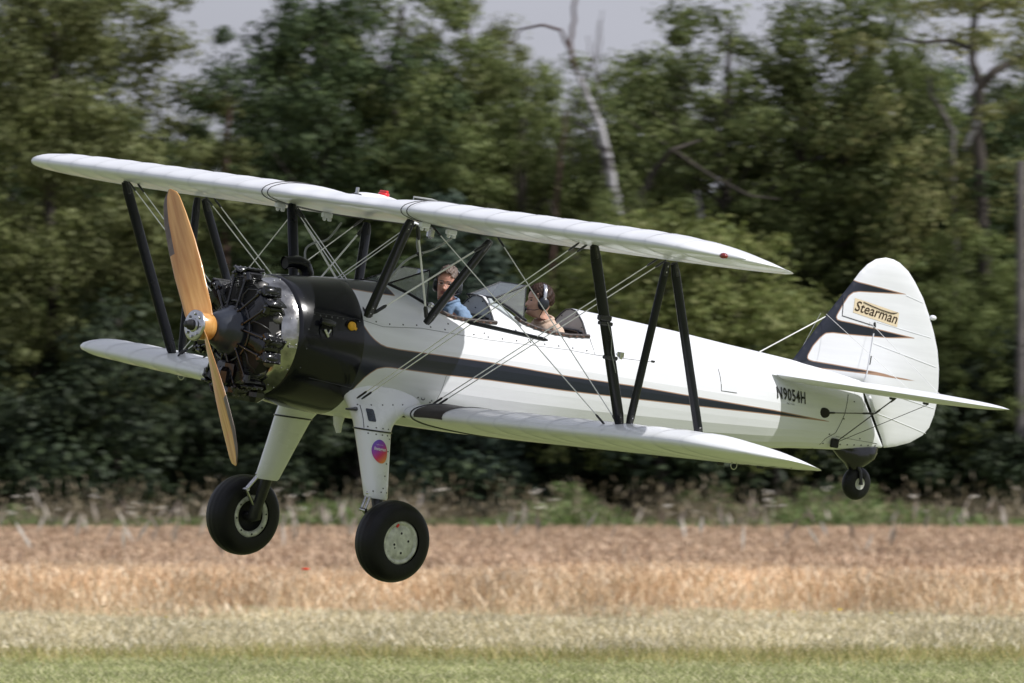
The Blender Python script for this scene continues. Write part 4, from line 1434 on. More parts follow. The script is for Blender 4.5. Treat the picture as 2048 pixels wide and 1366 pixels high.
def head_mesh(mats, older=False):
    """head facing -x, centred on the ear line; sizes in metres. Returns verts, faces, material ids"""
    NZ, NA = 44, 56
    zs = np.linspace(-.128, .122, NZ)
    # profile tables: z -> front reach, back reach, half width
    T = [(-.128, .030, .075, .058), (-.115, .068, .068, .060), (-.100, .090, .062, .060), (-.085, .095, .062, .062), (-.070, .092, .070, .065), (-.055, .090, .078, .068), (-.035, .088, .090, .072),
         (-.015, .086, .098, .075), (.005, .083, .102, .076), (.025, .084, .104, .077), (.045, .087, .103, .0775), (.065, .082, .098, .075), (.085, .070, .088, .068), (.102, .050, .070, .055), (.114, .028, .046, .036), (.122, .006, .012, .008)]
    def ti(z, c): return float(np.interp(z, [t[0] for t in T], [t[c] for t in T]))
    vs, fs, mi = [], [], []
    for z in zs:
        fr, bk, hw = ti(z, 1), ti(z, 2), ti(z, 3)
        for k in range(NA):
            a = 2 * math.pi * k / NA      # a=0 faces front (-x)
            ca, sa = math.cos(a), math.sin(a)
            ex = .82
            X = -(abs(ca) ** ex) * fr if ca > 0 else (abs(ca) ** .9) * bk
            Y = math.copysign(abs(sa) ** .9, sa) * hw
            if ca > 0:
                g = lambda y0, z0, sy, sz: math.exp(-((Y - y0) / sy) ** 2 - ((z - z0) / sz) ** 2)
                nose = .030 * math.exp(-(Y / .011) ** 2) * max(0, 1 - abs((z + .030) / .034)) ** .7 * (1 if z < .01 else 1)
                nose = .027 * math.exp(-(Y / (.0095 + .006 * max(0, -(z) / .035))) ** 2) * float(np.interp(z, [-.048, -.040, -.032, -.01, .012, .02], [0, .75, 1, .55, .12, 0]))
                nose += .008 * (g(.014, -.036, .007, .008) + g(-.014, -.036, .007, .008))
                brow = .006 * (g(.028, .026, .022, .008) + g(-.028, .026, .022, .008)) + .004 * g(0, .022, .02, .01)
                sock = -.010 * (g(.031, .008, .014, .011) + g(-.031, .008, .014, .011))
                eyeb = .005 * (g(.031, .007, .008, .006) + g(-.031, .007, .008, .006))
                cheek = .005 * (g(.04, -.025, .016, .016) + g(-.04, -.025, .016, .016))
                lip = .007 * g(0, -.060, .020, .0045) + .0065 * g(0, -.071, .018, .005) - .004 * g(0, -.0655, .02, .0022)
                chin = .008 * g(0, -.098, .018, .014) - .005 * g(0, -.083, .02, .006)
                X -= nose + brow + sock + eyeb + cheek + lip + chin
            # ears
            ear = .014 * math.exp(-((X - .012) / .013) ** 2 - ((z + .012) / .026) ** 2) if abs(sa) > .8 else 0
            Y += math.copysign(ear, Y)
            if z < -.07: X += .016 * ((-.07 - z) / .058) * 0
            vs.append((X, Y, z))
    for i in range(NZ - 1):
        for k in range(NA):
            a, c = i * NA + k, i * NA + (k + 1) % NA
            fs.append((a, c, c + NA, a + NA))
            p = np.mean([vs[j] for j in (a, c, c + NA, a + NA)], 0)
            m_ = 0
            if p[0] < -.05:
                if -.078 < p[2] < -.055 and abs(p[1]) < .024: m_ = 1
                if abs(abs(p[1]) - .031) < .010 and abs(p[2] - .007) < .0045: m_ = 2
                if abs(abs(p[1]) - .030) < .019 and abs(p[2] - .026) < .0042: m_ = 3
            mi.append(m_)
    b = MB()
    b.add(vs, fs, True)
    b.m = mi
    b.add(vs[:NA], [tuple(range(NA))], True)
    b.add(vs[-NA:], [tuple(range(NA - 1, -1, -1))], True)
    return b

def person(label, hx, hz, yaw, tilt, torso_x, torso_z, mats, top, hairstyle, lean=0.0):
    """hx, hz: head centre in aircraft axes"""
    root = None
    T = Vector((torso_x, 0, torso_z))           # base of the neck
    hc = Vector((hx, 0, hz))
    N = []; E = []
    def nd(x, y, z, r, r2=None):
        N.append((x, y, z, r, r2 if r2 else r)); return len(N) - 1
    def ed(a, c): E.append((a, c))
    pel = nd(T.x + .06, 0, -.20, .13, .16)
    bel = nd(T.x + .07, 0, -.02, .12, .15)
    che = nd(T.x + .05, 0, T.z - .20, .125, .165)
    upc = nd(T.x + .03, 0, T.z - .08, .10, .15)
    nek = nd(T.x + .005, 0, T.z - .0, .058)
    nk2 = nd((T.x + hc.x) / 2 + .015, 0, (T.z + hc.z) / 2 - .02, .053)
    nk3 = nd(hc.x + .035, 0, hc.z - .075, .052)
    for a, c in ((pel, bel), (bel, che), (che, upc), (upc, nek), (nek, nk2), (nk2, nk3)): ed(a, c)
    arms = []
    for s in (-1, 1):
        sh = nd(T.x + .035, s * .165, T.z - .09, .050)
        el = nd(T.x - .02, s * .235, T.z - .33, .038)
        wr = nd(T.x - .27, s * .12, T.z - .40, .028)
        pm = nd(T.x - .33, s * .095, T.z - .395, .030)
        ed(upc, sh); ed(sh, el); ed(el, wr); ed(wr, pm)
        arms.append((sh, el, wr))
        for q, (dx, dz, ln) in enumerate(((-.035, .015, .04), (-.045, .004, .045), (-.04, -.008, .042), (-.03, -.02, .034))):
            f1 = nd(T.x - .33 + dx, s * (.095 + .012 * (q - 1.5)), T.z - .395 + dz, .0095)
            f2 = nd(T.x - .33 + dx - ln * .5, s * (.085 + .012 * (q - 1.5)), T.z - .395 + dz - .022, .0085)
            f3 = nd(T.x - .33 + dx - ln * .3, s * (.075 + .012 * (q - 1.5)), T.z - .395 + dz - .045, .008)
            ed(pm, f1); ed(f1, f2); ed(f2, f3)
        t1 = nd(T.x - .31, s * .060, T.z - .375, .011); t2 = nd(T.x - .34, s * .045, T.z - .39, .0095); ed(pm, t1); ed(t1, t2)
        kn = nd(T.x - .42, s * .13, -.10, .068); hp = nd(T.x + .0, s * .10, -.24, .088)
        an = nd(T.x - .62, s * .13, -.385, .042); to = nd(T.x - .76, s * .13, -.40, .034)
        ed(pel, hp); ed(hp, kn); ed(kn, an); ed(an, to)
    body = skin_mesh('person', N, E, mats['skin'], 1)
    # head joined into the same continuous figure
    hb = head_mesh(mats)
    Rh = Matrix.Rotation(yaw, 3, 'Z') @ Matrix.Rotation(tilt, 3, 'Y')
    hv = [Rh @ Vector(p) + hc for p in hb.v]
    bmv = [v.co.copy() for v in body.vertices]; bf = [tuple(p.vertices) for p in body.polygons]
    k = len(bmv)
    me = bpy.data.meshes.new('person')
    me.from_pydata(bmv + hv, [], bf + [tuple(i + k for i in f) for f in hb.f])
    for mm in (mats['skin'], M['lips'], M['eye'], mats['hair']): me.materials.append(mm)
    me.polygons.foreach_set('material_index', [0] * len(bf) + hb.m)
    me.polygons.foreach_set('use_smooth', [True] * len(me.polygons))
    me.update()
    o = bpy.data.objects.new('person', me)
    link(o)
    o.matrix_world = PM
    tag(o, label, 'person', 'people seated in the open cockpits')
    # clothing
    SN, SE = [], []
    def sn(x, y, z, r, r2=None):
        SN.append((x, y, z, r, r2 if r2 else r)); return len(SN) - 1
    a0 = sn(T.x + .06, 0, -.22, .145, .175); a1 = sn(T.x + .07, 0, -.02, .14, .168); a2 = sn(T.x + .05, 0, T.z - .20, .145, .18); a3 = sn(T.x + .035, 0, T.z - .085, .115, .155); a4 = sn(T.x + .012, 0, T.z - .02, .075, .08)
    SE += [(a0, a1), (a1, a2), (a2, a3), (a3, a4)]
    for s in (-1, 1):
        c0 = sn(T.x + .045, s * .11, T.z - .055, .078); c1 = sn(T.x + .035, s * .19, T.z - .085, .074); c2 = sn(T.x + .01, s * .228, T.z - .20, .062); c3 = sn(T.x - .02, s * .24, T.z - .33, .056); c4 = sn(T.x - .20, s * .15, T.z - .385, .042)
        SE += [(a3, c0), (c0, c1), (c1, c2), (c2, c3), (c3, c4)]
    sm = skin_mesh('shirt', SN, SE, mats['shirt'], 2)
    co = np.empty(len(sm.vertices) * 3); sm.vertices.foreach_get('co', co); co = co.reshape(-1, 3)
    nrm = np.array([v.normal for v in sm.vertices])
    fold = .006 * np.sin(co[:, 0] * 60 + co[:, 2] * 75 + 2.2 * np.sin(co[:, 1] * 30)) + .004 * np.sin(co[:, 2] * 110 + co[:, 1] * 70)
    co = co + nrm * fold[:, None]
    sm.vertices.foreach_set('co', co.ravel()); sm.update()
    so = link(bpy.data.objects.new('shirt', sm), o)
    b = MB()
    ring = [(T.x + .005 + math.cos(a) * .070, math.sin(a) * .076, T.z + .022 + .028 * math.cos(a) + .006 * math.sin(3 * a)) for a in np.linspace(0, 2 * math.pi, 21)[:-1]]
    b.tube(ring, .013, 8, closed=True)
    b.loft([[(p[0] + .004 * 0, p[1], p[2] + .010) for p in ring], [(T.x + .01 + (p[0] - T.x) * 1.35, p[1] * 1.38, p[2] - .038) for p in ring]], cap=False)
    b.build('collar', mats['shirt'], so)
    # hair
    hairb = MB(); vs = []; fs = []
    NA_, NZ_ = 56, 30
    for i in range(NZ_ + 1):
        th = math.pi * .66 * i / NZ_
        for k in range(NA_):
            a = 2 * math.pi * k / NA_
            n_ = .004 * math.sin(a * 9 + i * .9) + .003 * math.sin(a * 17 - i * 1.3) + hairstyle['messy'] * random.uniform(-1, 1)
            r = Vector((math.sin(th) * math.cos(a), math.sin(th) * math.sin(a), math.cos(th)))
            p = Vector((r.x * (.114 + n_) + .008, r.y * (.086 + n_), r.z * (.104 + n_ * 1.3) + hairstyle['top'] * max(0, r.z) + .030))
            vs.append(p)
    for i in range(NZ_):
        for k in range(NA_):
            q = (i * NA_ + k, i * NA_ + (k + 1) % NA_, (i + 1) * NA_ + (k + 1) % NA_, (i + 1) * NA_ + k)
            c = (vs[q[0]] + vs[q[2]]) / 2
            line = float(np.interp(c.x, [-.12, -.075, -.045, -.01, .02, .05, .12], [.200, hairstyle['line'], hairstyle['line'] - .014, .010, -.005, -.045, -.060]))
            if c.z > line: fs.append(q)
    hairb.add([Rh @ v + hc for v in vs], fs, True)
    hairb.build('hair', mats['hair'], o)
    # headset
    hs = empty('headset', o)
    b = MB()
    for s in (-1, 1):
        c = Vector((.012, s * .092, -.012))
        Rc = Rh
        prof = [(-.024, .028), (-.026, .040), (-.010, .046), (.008, .044), (.020, .036), (.024, .020), (.025, .0005)]
        rings = []
        for a_, r_ in prof:
            rings.append([hc + Rh @ (c + Vector((math.cos(2 * math.pi * k / 20) * r_, s * a_, math.sin(2 * math.pi * k / 20) * r_ * 1.18))) for k in range(20)])
        b.loft(rings, cap=False)
    b.build('ear_cup', M['headset'], hs)
    arc = [hc + Rh @ Vector((.012 + .012 * math.sin(math.pi * u), .103 * math.cos(math.pi * u), .00 + .142 * math.sin(math.pi * u) ** .75)) for u in np.linspace(0.03, .97, 22)]
    b = MB(); rings = []
    ax = Rh @ Vector((1, 0, 0))
    for i, p in enumerate(arc):
        t = (arc[min(i + 1, 21)] - arc[max(i - 1, 0)]).normalized(); w = ax.cross(t)
        rings.append([p + ax * (.014 * c_) + w * (.005 * s_) for c_, s_ in ((1, .4), (.5, 1), (-.5, 1), (-1, .4), (-1, -.4), (-.5, -1), (.5, -1), (1, -.4))])
    b.loft(rings); b.build('headband', mats['band'], hs)
    b = MB()
    mpts = [hc + Rh @ Vector(q) for q in ((-.01, -.108, -.05), (-.05, -.085, -.068), (-.088, -.050, -.070), (-.108, -.018, -.068))]
    b.tube(mpts, .0025, 6); b.ball(mpts[-1], (.013, .013, .013), 10, 7, mi=0)
    b.build('microphone_boom', M['headset'], hs)
    b = MB(); b.tube([hc + Rh @ Vector((.01, -.10, -.06)), hc + Rh @ Vector((-.01, -.085, -.12)), Vector((T.x - .02, -.07, T.z - .0)), Vector((T.x - .05, -.09, T.z - .10))], .003, 6)
    b.build('headset_cord', M['headset'], hs)
    if hairstyle.get('glasses'):
        b = MB()
        for s in (-1, 1):
            b.tube([hc + Rh @ Vector((-.098, s * .031 + math.cos(a) * .020, .006 + math.sin(a) * .016)) for a in np.linspace(0, 2 * math.pi, 15)[:-1]], .0018, 5, closed=True)
            b.tube([hc + Rh @ Vector((-.096, s * .052, .010)), hc + Rh @ Vector((-.02, s * .080, .008))], .0018, 5)
        b.tube([hc + Rh @ Vector((-.100, -.011, .008)), hc + Rh @ Vector((-.100, .011, .008))], .0018, 5)
        b.build('glasses', M['steel'], o)
    return o
person('older grey-haired man with glasses and headset in light blue shirt in the front cockpit', 2.385, .600, .66, .02, 2.42, .455,
       dict(skin=M['skin2'], hair=M['hairgrey'], shirt=M['denim'], band=M['headset']), None, dict(messy=.0035, top=.022, line=.066, glasses=True))
person('young dark-haired man in beige shirt with silver-banded headset in the rear cockpit', 3.315, .580, -.38, -.03, 3.385, .425,
       dict(skin=M['skin'], hair=M['hairbrown'], shirt=M['beige'], band=M['band']), None, dict(messy=.0008, top=.014, line=.058))
# ------------------------------------------------------------------ ground and vegetation
def ground_mat():
    m, t, b = new_mat('ground_soil_and_turf')
    tcn = t.nodes.new('ShaderNodeTexCoord')
    sp = t.nodes.new('ShaderNodeSeparateXYZ')
    t.links.new(tcn.outputs['Object'], sp.inputs[0])
    n = t.nodes.new('ShaderNodeTexNoise'); n.inputs['Scale'].default_value = .35; n.inputs['Detail'].default_value = 8
    t.links.new(tcn.outputs['Object'], n.inputs['Vector'])
    n2 = t.nodes.new('ShaderNodeTexNoise'); n2.inputs['Scale'].default_value = 3.5; n2.inputs['Detail'].default_value = 6
    t.links.new(tcn.outputs['Object'], n2.inputs['Vector'])
    r = t.nodes.new('ShaderNodeValToRGB')
    r.color_ramp.elements[0].position = .3; r.color_ramp.elements[0].color = (.13, .17, .055, 1)
    r.color_ramp.elements[1].position = .72; r.color_ramp.elements[1].color = (.22, .23, .10, 1)
    ad = t.nodes.new('ShaderNodeMath'); ad.operation = 'MULTIPLY_ADD'; ad.inputs[1].default_value = .5; 
    t.links.new(n2.outputs['Fac'], ad.inputs[0]); 
    hf = t.nodes.new('ShaderNodeMath'); hf.operation = 'MULTIPLY'; hf.inputs[1].default_value = .5
    t.links.new(n.outputs['Fac'], hf.inputs[0]); t.links.new(hf.outputs[0], ad.inputs[2])
    t.links.new(ad.outputs[0], r.inputs['Fac'])
    t.links.new(r.outputs['Color'], b.inputs['Base Color'])
    b.inputs['Roughness'].default_value = .95
    b.inputs['Specular IOR Level'].default_value = .15
    return m

def leaf_mat(name, cols, rough=.6, trans=.3, spec=.25):
    """cols: colours spread at random over the leaves of one mesh"""
    m, t, b = new_mat(name)
    g = t.nodes.new('ShaderNodeNewGeometry')
    r = t.nodes.new('ShaderNodeValToRGB')
    el = r.color_ramp.elements
    el[0].color = (*cols[0], 1); el[0].position = 0
    el[1].color = (*cols[-1], 1); el[1].position = 1
    for i, c in enumerate(cols[1:-1]):
        k = el.new((i + 1) / (len(cols) - 1)); k.color = (*c, 1)
    t.links.new(g.outputs['Random Per Island'], r.inputs['Fac'])
    oi = t.nodes.new('ShaderNodeObjectInfo')
    mr = t.nodes.new('ShaderNodeMapRange'); mr.inputs['To Min'].default_value = .82; mr.inputs['To Max'].default_value = 1.18
    t.links.new(oi.outputs['Random'], mr.inputs['Value'])
    tcn = t.nodes.new('ShaderNodeTexCoord')
    n = t.nodes.new('ShaderNodeTexNoise'); n.inputs['Scale'].default_value = .55; n.inputs['Detail'].default_value = 3
    t.links.new(tcn.outputs['Object'], n.inputs['Vector'])
    mr2 = t.nodes.new('ShaderNodeMapRange'); mr2.inputs['From Min'].default_value = .3; mr2.inputs['From Max'].default_value = .7; mr2.inputs['To Min'].default_value = .75; mr2.inputs['To Max'].default_value = 1.25
    t.links.new(n.outputs['Fac'], mr2.inputs['Value'])
    mm = t.nodes.new('ShaderNodeMath'); mm.operation = 'MULTIPLY'
    t.links.new(mr.outputs[0], mm.inputs[0]); t.links.new(mr2.outputs[0], mm.inputs[1])
    s = t.nodes.new('ShaderNodeVectorMath'); s.operation = 'SCALE'
    t.links.new(r.outputs['Color'], s.inputs[0]); t.links.new(mm.outputs[0], s.inputs['Scale'])
    t.links.new(s.outputs['Vector'], b.inputs['Base Color'])
    b.inputs['Roughness'].default_value = rough
    b.inputs['Specular IOR Level'].default_value = spec
    tr = t.nodes.new('ShaderNodeBsdfTranslucent')
    t.links.new(s.outputs['Vector'], tr.inputs['Color'])
    mix = t.nodes.new('ShaderNodeMixShader'); mix.inputs['Fac'].default_value = trans
    out = [q for q in t.nodes if q.type == 'OUTPUT_MATERIAL'][0]
    t.links.new(b.outputs[0], mix.inputs[1]); t.links.new(tr.outputs[0], mix.inputs[2])
    t.links.new(mix.outputs[0], out.inputs['Surface'])
    return m

G = {}
G['ground'] = ground_mat()
G['turf'] = leaf_mat('mown_grass', [(.38, .42, .16), (.54, .55, .26), (.72, .67, .43)], trans=.25)
G['pale'] = leaf_mat('tall_dry_grass', [(.58, .51, .29), (.76, .65, .42), (.85, .75, .54), (.90, .83, .65)], trans=.25)
G['olivegrass'] = leaf_mat('olive_grass_base', [(.26, .28, .09), (.42, .38, .15), (.58, .46, .22)], trans=.25)
G['wheat'] = leaf_mat('ripe_barley', [(.70, .49, .29), (.79, .58, .37), (.86, .67, .46), (.90, .78, .60)], trans=.2)
G['rye'] = leaf_mat('brown_seed_heads', [(.54, .385, .25), (.63, .46, .315), (.73, .55, .395)], trans=.2)
G['weed'] = leaf_mat('green_weeds', [(.09, .15, .042), (.17, .24, .075), (.28, .31, .14)], trans=.3)
G['dryweed'] = leaf_mat('dry_stalks', [(.20, .16, .09), (.31, .25, .16), (.40, .34, .25)], trans=.2)
G['umbel'] = leaf_mat('pale_flower_heads', [(.34, .30, .24), (.50, .46, .40)], trans=.2)
G['poppy'] = leaf_mat('poppy_petals', [(.70, .05, .02), (.80, .09, .03)], trans=.3)
G['yellowfl'] = leaf_mat('yellow_petals', [(.70, .55, .04), (.80, .62, .08)], trans=.3)
G['olive'] = leaf_mat('olive_leaves', [(.10, .122, .034), (.172, .195, .066), (.27, .285, .125)])
G['shade'] = leaf_mat('shade_darkened_leaves', [(.017, .028, .014), (.031, .047, .021), (.054, .074, .032)], trans=.15)  # shade of the undergrowth and thickets put into a darker leaf colour
G['green'] = leaf_mat('mid_green_leaves', [(.068, .094, .026), (.125, .158, .048), (.205, .232, .088)])
G['dark'] = leaf_mat('dark_green_leaves', [(.032, .055, .021), (.062, .096, .034), (.108, .148, .054)], trans=.2)
G['bluegreen'] = leaf_mat('bluish_needles', [(.035, .060, .042), (.060, .090, .062), (.090, .120, .085)], trans=.15)
G['yellowgreen'] = leaf_mat('yellow_green_leaves', [(.13, .165, .045), (.20, .235, .07), (.30, .31, .12)], trans=.35)
G['autumn'] = leaf_mat('turning_leaves', [(.13, .15, .048), (.21, .225, .08), (.30, .285, .12)], trans=.3)
G['bark'] = mat('grey_brown_bark', (.060, .050, .042), .9, var=.4, scale=3, bump=.6, bscale=12)
G['redbark'] = mat('reddish_pine_bark', (.10, .058, .046), .9, var=.4, scale=3, bump=.6, bscale=12)
G['deadwood'] = mat('weathered_grey_wood', (.16, .145, .14), .85, var=.3, scale=4)
def birch_mat():
    m, t, b = new_mat('birch_bark')
    tcn = t.nodes.new('ShaderNodeTexCoord')
    mpn = t.nodes.new('ShaderNodeMapping'); mpn.inputs['Scale'].default_value = (1.2, 1.2, 5)
    n = t.nodes.new('ShaderNodeTexNoise'); n.inputs['Scale'].default_value = 1.6; n.inputs['Detail'].default_value = 6
    r = t.nodes.new('ShaderNodeValToRGB')
    r.color_ramp.elements[0].position = .40; r.color_ramp.elements[0].color = (.07, .06, .06, 1)
    r.color_ramp.elements[1].position = .54; r.color_ramp.elements[1].color = (.42, .41, .42, 1)
    t.links.new(tcn.outputs['Object'], mpn.inputs['Vector']); t.links.new(mpn.outputs['Vector'], n.inputs['Vector'])
    t.links.new(n.outputs['Fac'], r.inputs['Fac']); t.links.new(r.outputs['Color'], b.inputs['Base Color'])
    b.inputs['Roughness'].default_value = .8
    return m
G['birch'] = birch_mat()

def np_mesh(name, V, F, mats, mi=None):
    me = bpy.data.meshes.new(name)
    V = np.asarray(V, np.float32); F = np.asarray(F, np.int32)
    me.vertices.add(len(V)); me.vertices.foreach_set('co', V.ravel())
    k = F.shape[1]
    me.loops.add(F.size); me.loops.foreach_set('vertex_index', F.ravel())
    me.polygons.add(len(F))
    me.polygons.foreach_set('loop_start', np.arange(0, F.size, k, dtype=np.int32))
    me.polygons.foreach_set('loop_total', np.full(len(F), k, np.int32))
    for m_ in (mats if isinstance(mats, (list, tuple)) else [mats]): me.materials.append(m_)
    if mi is not None: me.polygons.foreach_set('material_index', np.asarray(mi, np.int32))
    me.update(calc_edges=True)
    return me

def blades(name, pos, h, w, lean, m, head=None, hm=None):
    """grass blades: slim tapering quads, optionally with a seed head; pos (N,2), h (N)"""
    N = len(pos)
    a = rng.uniform(0, 2 * np.pi, N)
    d = np.stack([np.cos(a), np.sin(a)], 1)
    ln = rng.uniform(-1, 1, (N, 2)) * lean * h[:, None]
    z0 = np.zeros(N)
    base = np.c_[pos, z0]; top = np.c_[pos + ln, h]
    off = np.c_[d * w / 2, np.zeros(N)]
    V = np.stack([base - off, base + off, top + off * .45, top - off * .45], 1).reshape(-1, 3)
    F = np.arange(N * 4).reshape(N, 4)
    mi = np.zeros(N, int)
    if head:
        hl, hw = head
        a2 = rng.uniform(0, 2 * np.pi, N); d2 = np.c_[np.cos(a2), np.sin(a2), np.zeros(N)]
        dirn = np.c_[ln / h[:, None] + rng.uniform(-.5, .5, (N, 2)), np.ones(N) * .8]; dirn /= np.linalg.norm(dirn, axis=1)[:, None]
        hl_ = hl * rng.uniform(.7, 1.3, N)[:, None]
        b0 = top - dirn * hl_ * .2; b1 = top + dirn * hl_
        V2 = np.stack([b0, (b0 + b1) / 2 - d2 * hw / 2, b1, (b0 + b1) / 2 + d2 * hw / 2], 1).reshape(-1, 3)
        F = np.concatenate([F, np.arange(N * 4).reshape(N, 4) + N * 4]); V = np.concatenate([V, V2])
        mi = np.concatenate([mi, np.ones(N, int)])
        mats = [m, hm or m]
    else:
        mats = [m]
    o = link(bpy.data.objects.new(name, np_mesh(name, V, F, mats, mi)))
    o['kind'] = 'stuff'
    return o

# one ground sheet out to the horizon
b = MB()
S = 3500
nx = 14
vs = [(-S + 2 * S * i / nx, -200 + (S + 200) * j / nx, 0) for j in range(nx + 1) for i in range(nx + 1)]
fs = [(j * (nx + 1) + i, j * (nx + 1) + i + 1, (j + 1) * (nx + 1) + i + 1, (j + 1) * (nx + 1) + i) for j in range(nx) for i in range(nx)]
b.add(vs, fs, False)
gr = b.build('ground', G['ground']); gr['kind'] = 'structure'

def rect(N, x0, x1, y0, y1, py=1.0):
    return np.c_[rng.uniform(x0, x1, N), y0 + (y1 - y0) * rng.uniform(0, 1, N) ** py]
def clumpy(P, scale=.6, thr=.35):
    """thin out scattered points into patches"""
    q = np.sin(P[:, 0] * scale * 2.1 + 1.3 * np.sin(P[:, 1] * scale)) + np.sin(P[:, 1] * scale * 1.7 + 1.1 * np.sin(P[:, 0] * scale * 1.3)) + rng.normal(0, .7, len(P))
    return P[q > thr]
W = 11
# mown strip under the aircraft
P = rect(120000, -W, W, 84, 104.6)
o = blades('mown_grass', P, rng.uniform(.02, .06, len(P)), .012, 1.5, G['turf']); o['label'] = 'short green mown grass of the airstrip'; o['category'] = 'grass'
# olive and tan transition
P = rect(40000, -W, W, 100.5, 110.5)
P = P[rng.uniform(0, 1, len(P)) < np.exp(-((P[:, 1] - 105 + 1.0 * np.sin(P[:, 0] * .6)) / 2.6) ** 2)]
o = blades('olive_grass', P, rng.uniform(.04, .17, len(P)), .012, .8, G['olivegrass']); o['label'] = 'olive green knee-low grass along the edge of the mown strip'; o['category'] = 'grass'
P = rect(130000, -W, W, 104.6, 119)
P = P[rng.uniform(0, 1, len(P)) < np.clip((P[:, 1] - 104.2 + 1.2 * np.sin(P[:, 0] * .8)) / 4, .12, 1)]
hh = .09 + .12 * np.clip((P[:, 1] - 104) / 4, 0, 1) + .03 * np.sin(P[:, 0] * 1.3 + P[:, 1] * .7)
o = blades('tall_dry_grass', P, hh * rng.uniform(.6, 1.25, len(P)), .008, .8, G['pale'], (.10, .018), G['pale']); o['label'] = 'pale bleached tall grass in front of the barley'; o['category'] = 'grass'
# barley, dense golden front
P = np.concatenate([rect(85000, -W - 1, W + 1, 118.0, 123.5), rect(16000, -W - 1, W + 1, 123.5, 142, 1.6), clumpy(rect(16000, -W, W, 111, 118, .5), 1.2, .0)])
hh = .60 * rng.uniform(.62, 1.12, len(P)) * np.where(P[:, 1] < 118, np.clip((P[:, 1] - 109) / 9, .3, 1), 1) + .03 * np.sin(P[:, 0] * .9)
o = blades('barley_field', P, hh, .009, .22, G['wheat'], (.13, .022), G['wheat']); o['label'] = 'ripe golden barley standing across the field'; o['category'] = 'crop'
P = rect(130000, -W - 4, W + 4, 122, 168)
hh = .65 * rng.uniform(.80, 1.10, len(P))
o = blades('brown_crop', P, hh, .011, .2, G['rye'], (.14, .032), G['rye']); o['label'] = 'brownish mauve ripe crop behind the golden barley'; o['category'] = 'crop'
# straw-coloured ground cover under the crops
b = MB(); b.add([(-60, 118.6, .02), (60, 118.6, .02), (60, 171, .02), (-60, 171, .02)], [(0, 1, 2, 3)], False)
st = b.build('stubble_ground', mat('dry_field_soil', (.24, .15, .09), .95, var=.3, scale=.8)); st['kind'] = 'structure'
# taller stalks standing out of the crop
P = clumpy(rect(900, -W, W, 122, 166), .9, .8)
o = blades('wild_oat', P, rng.uniform(.80, 1.15, len(P)), .014, .12, G['dryweed'], (.28, .07), G['umbel']); o['label'] = 'pale taller stalks sticking out of the crop'; o['category'] = 'weeds'
P = rect(40, -W, W, 113, 118.5)
o = blades('yellow_flower', P, rng.uniform(.22, .36, len(P)), .008, .2, G['weed'], (.03, .05), G['yellowfl']); o['label'] = 'small yellow flowers dotted along the edge of the barley'; o['category'] = 'flowers'

def at(px, d, z=0.0):
    """ground point seen at a picture column, d metres away"""
    return ((px - 1024) / 19557.0 * d, d, z)
# one red poppy in the barley
b = MB(); px_, d_, _ = at(611, 118.2)
b.tube([(px_, d_, 0), (px_ + .02, d_, .4), (px_, d_, .74)], .006, 5, mi=0)
for k in range(5):
    a = 2 * math.pi * k / 5
    c = Vector((px_ + math.cos(a) * .022, d_ + math.sin(a) * .022, .76)); b.ball(c, (.024, .024, .016), 8, 5, mi=1)
tag(b.build('poppy', [G['weed'], G['poppy']]), 'single red poppy among the golden barley', 'flower')

# weeds between the field and the wood
P = clumpy(rect(64000, -W - 4, W + 4, 168.5, 181), .8, -.8)
hh = rng.uniform(.30, .75, len(P)) + .40 * np.clip(np.sin(P[:, 0] * 1.1 + 1.5 * np.sin(P[:, 0] * .37)), 0, 1) * rng.uniform(0, 1, len(P))
o = blades('weed_strip', P, hh, .022, .45, G['weed'], (.13, .06), G['weed']); o['label'] = 'green weeds and nettles along the far edge of the field'; o['category'] = 'weeds'
P = clumpy(rect(20000, -W - 4, W + 4, 169.0, 181), 1.1, .3)
o = blades('dry_weeds', P, rng.uniform(.5, 1.0, len(P)) + rng.uniform(0, 1, len(P)) ** 4 * .6, .012, .25, G['dryweed'], (.14, .035), G['dryweed']); o['label'] = 'dry brown stalks mixed into the weeds at the wood edge'; o['category'] = 'weeds'
P = clumpy(rect(420, -W - 4, W + 4, 170.5, 179), 1.3, .6)
hh = rng.uniform(.5, 1.35, len(P))
N = len(P); Vv = []; Ff = []; Mi = []
for (x, y), h in zip(P, hh):
    k = len(Vv); w = .012
    Vv += [(x - w, y, 0), (x + w, y, 0), (x + w * .6, y, h), (x - w * .6, y, h)]; Ff.append((k, k + 1, k + 2, k + 3)); Mi.append(0)
    for q in range(5):
        a = rng.uniform(0, 6.28); cx, cy, cz = x + math.cos(a) * .06, y + math.sin(a) * .06, h + rng.uniform(-.02, .04); r = rng.uniform(.016, .034)
        k = len(Vv); Vv += [(cx - r, cy - r, cz), (cx + r, cy - r, cz + .01), (cx + r, cy + r, cz + .03), (cx - r, cy + r, cz + .02)]; Ff.append((k, k + 1, k + 2, k + 3)); Mi.append(1)
o = link(bpy.data.objects.new('wild_carrot', np_mesh('wild_carrot', Vv, Ff, [G['dryweed'], G['umbel']], Mi))); o['kind'] = 'stuff'; o['label'] = 'pale flat flower heads above the weeds'; o['category'] = 'weeds'

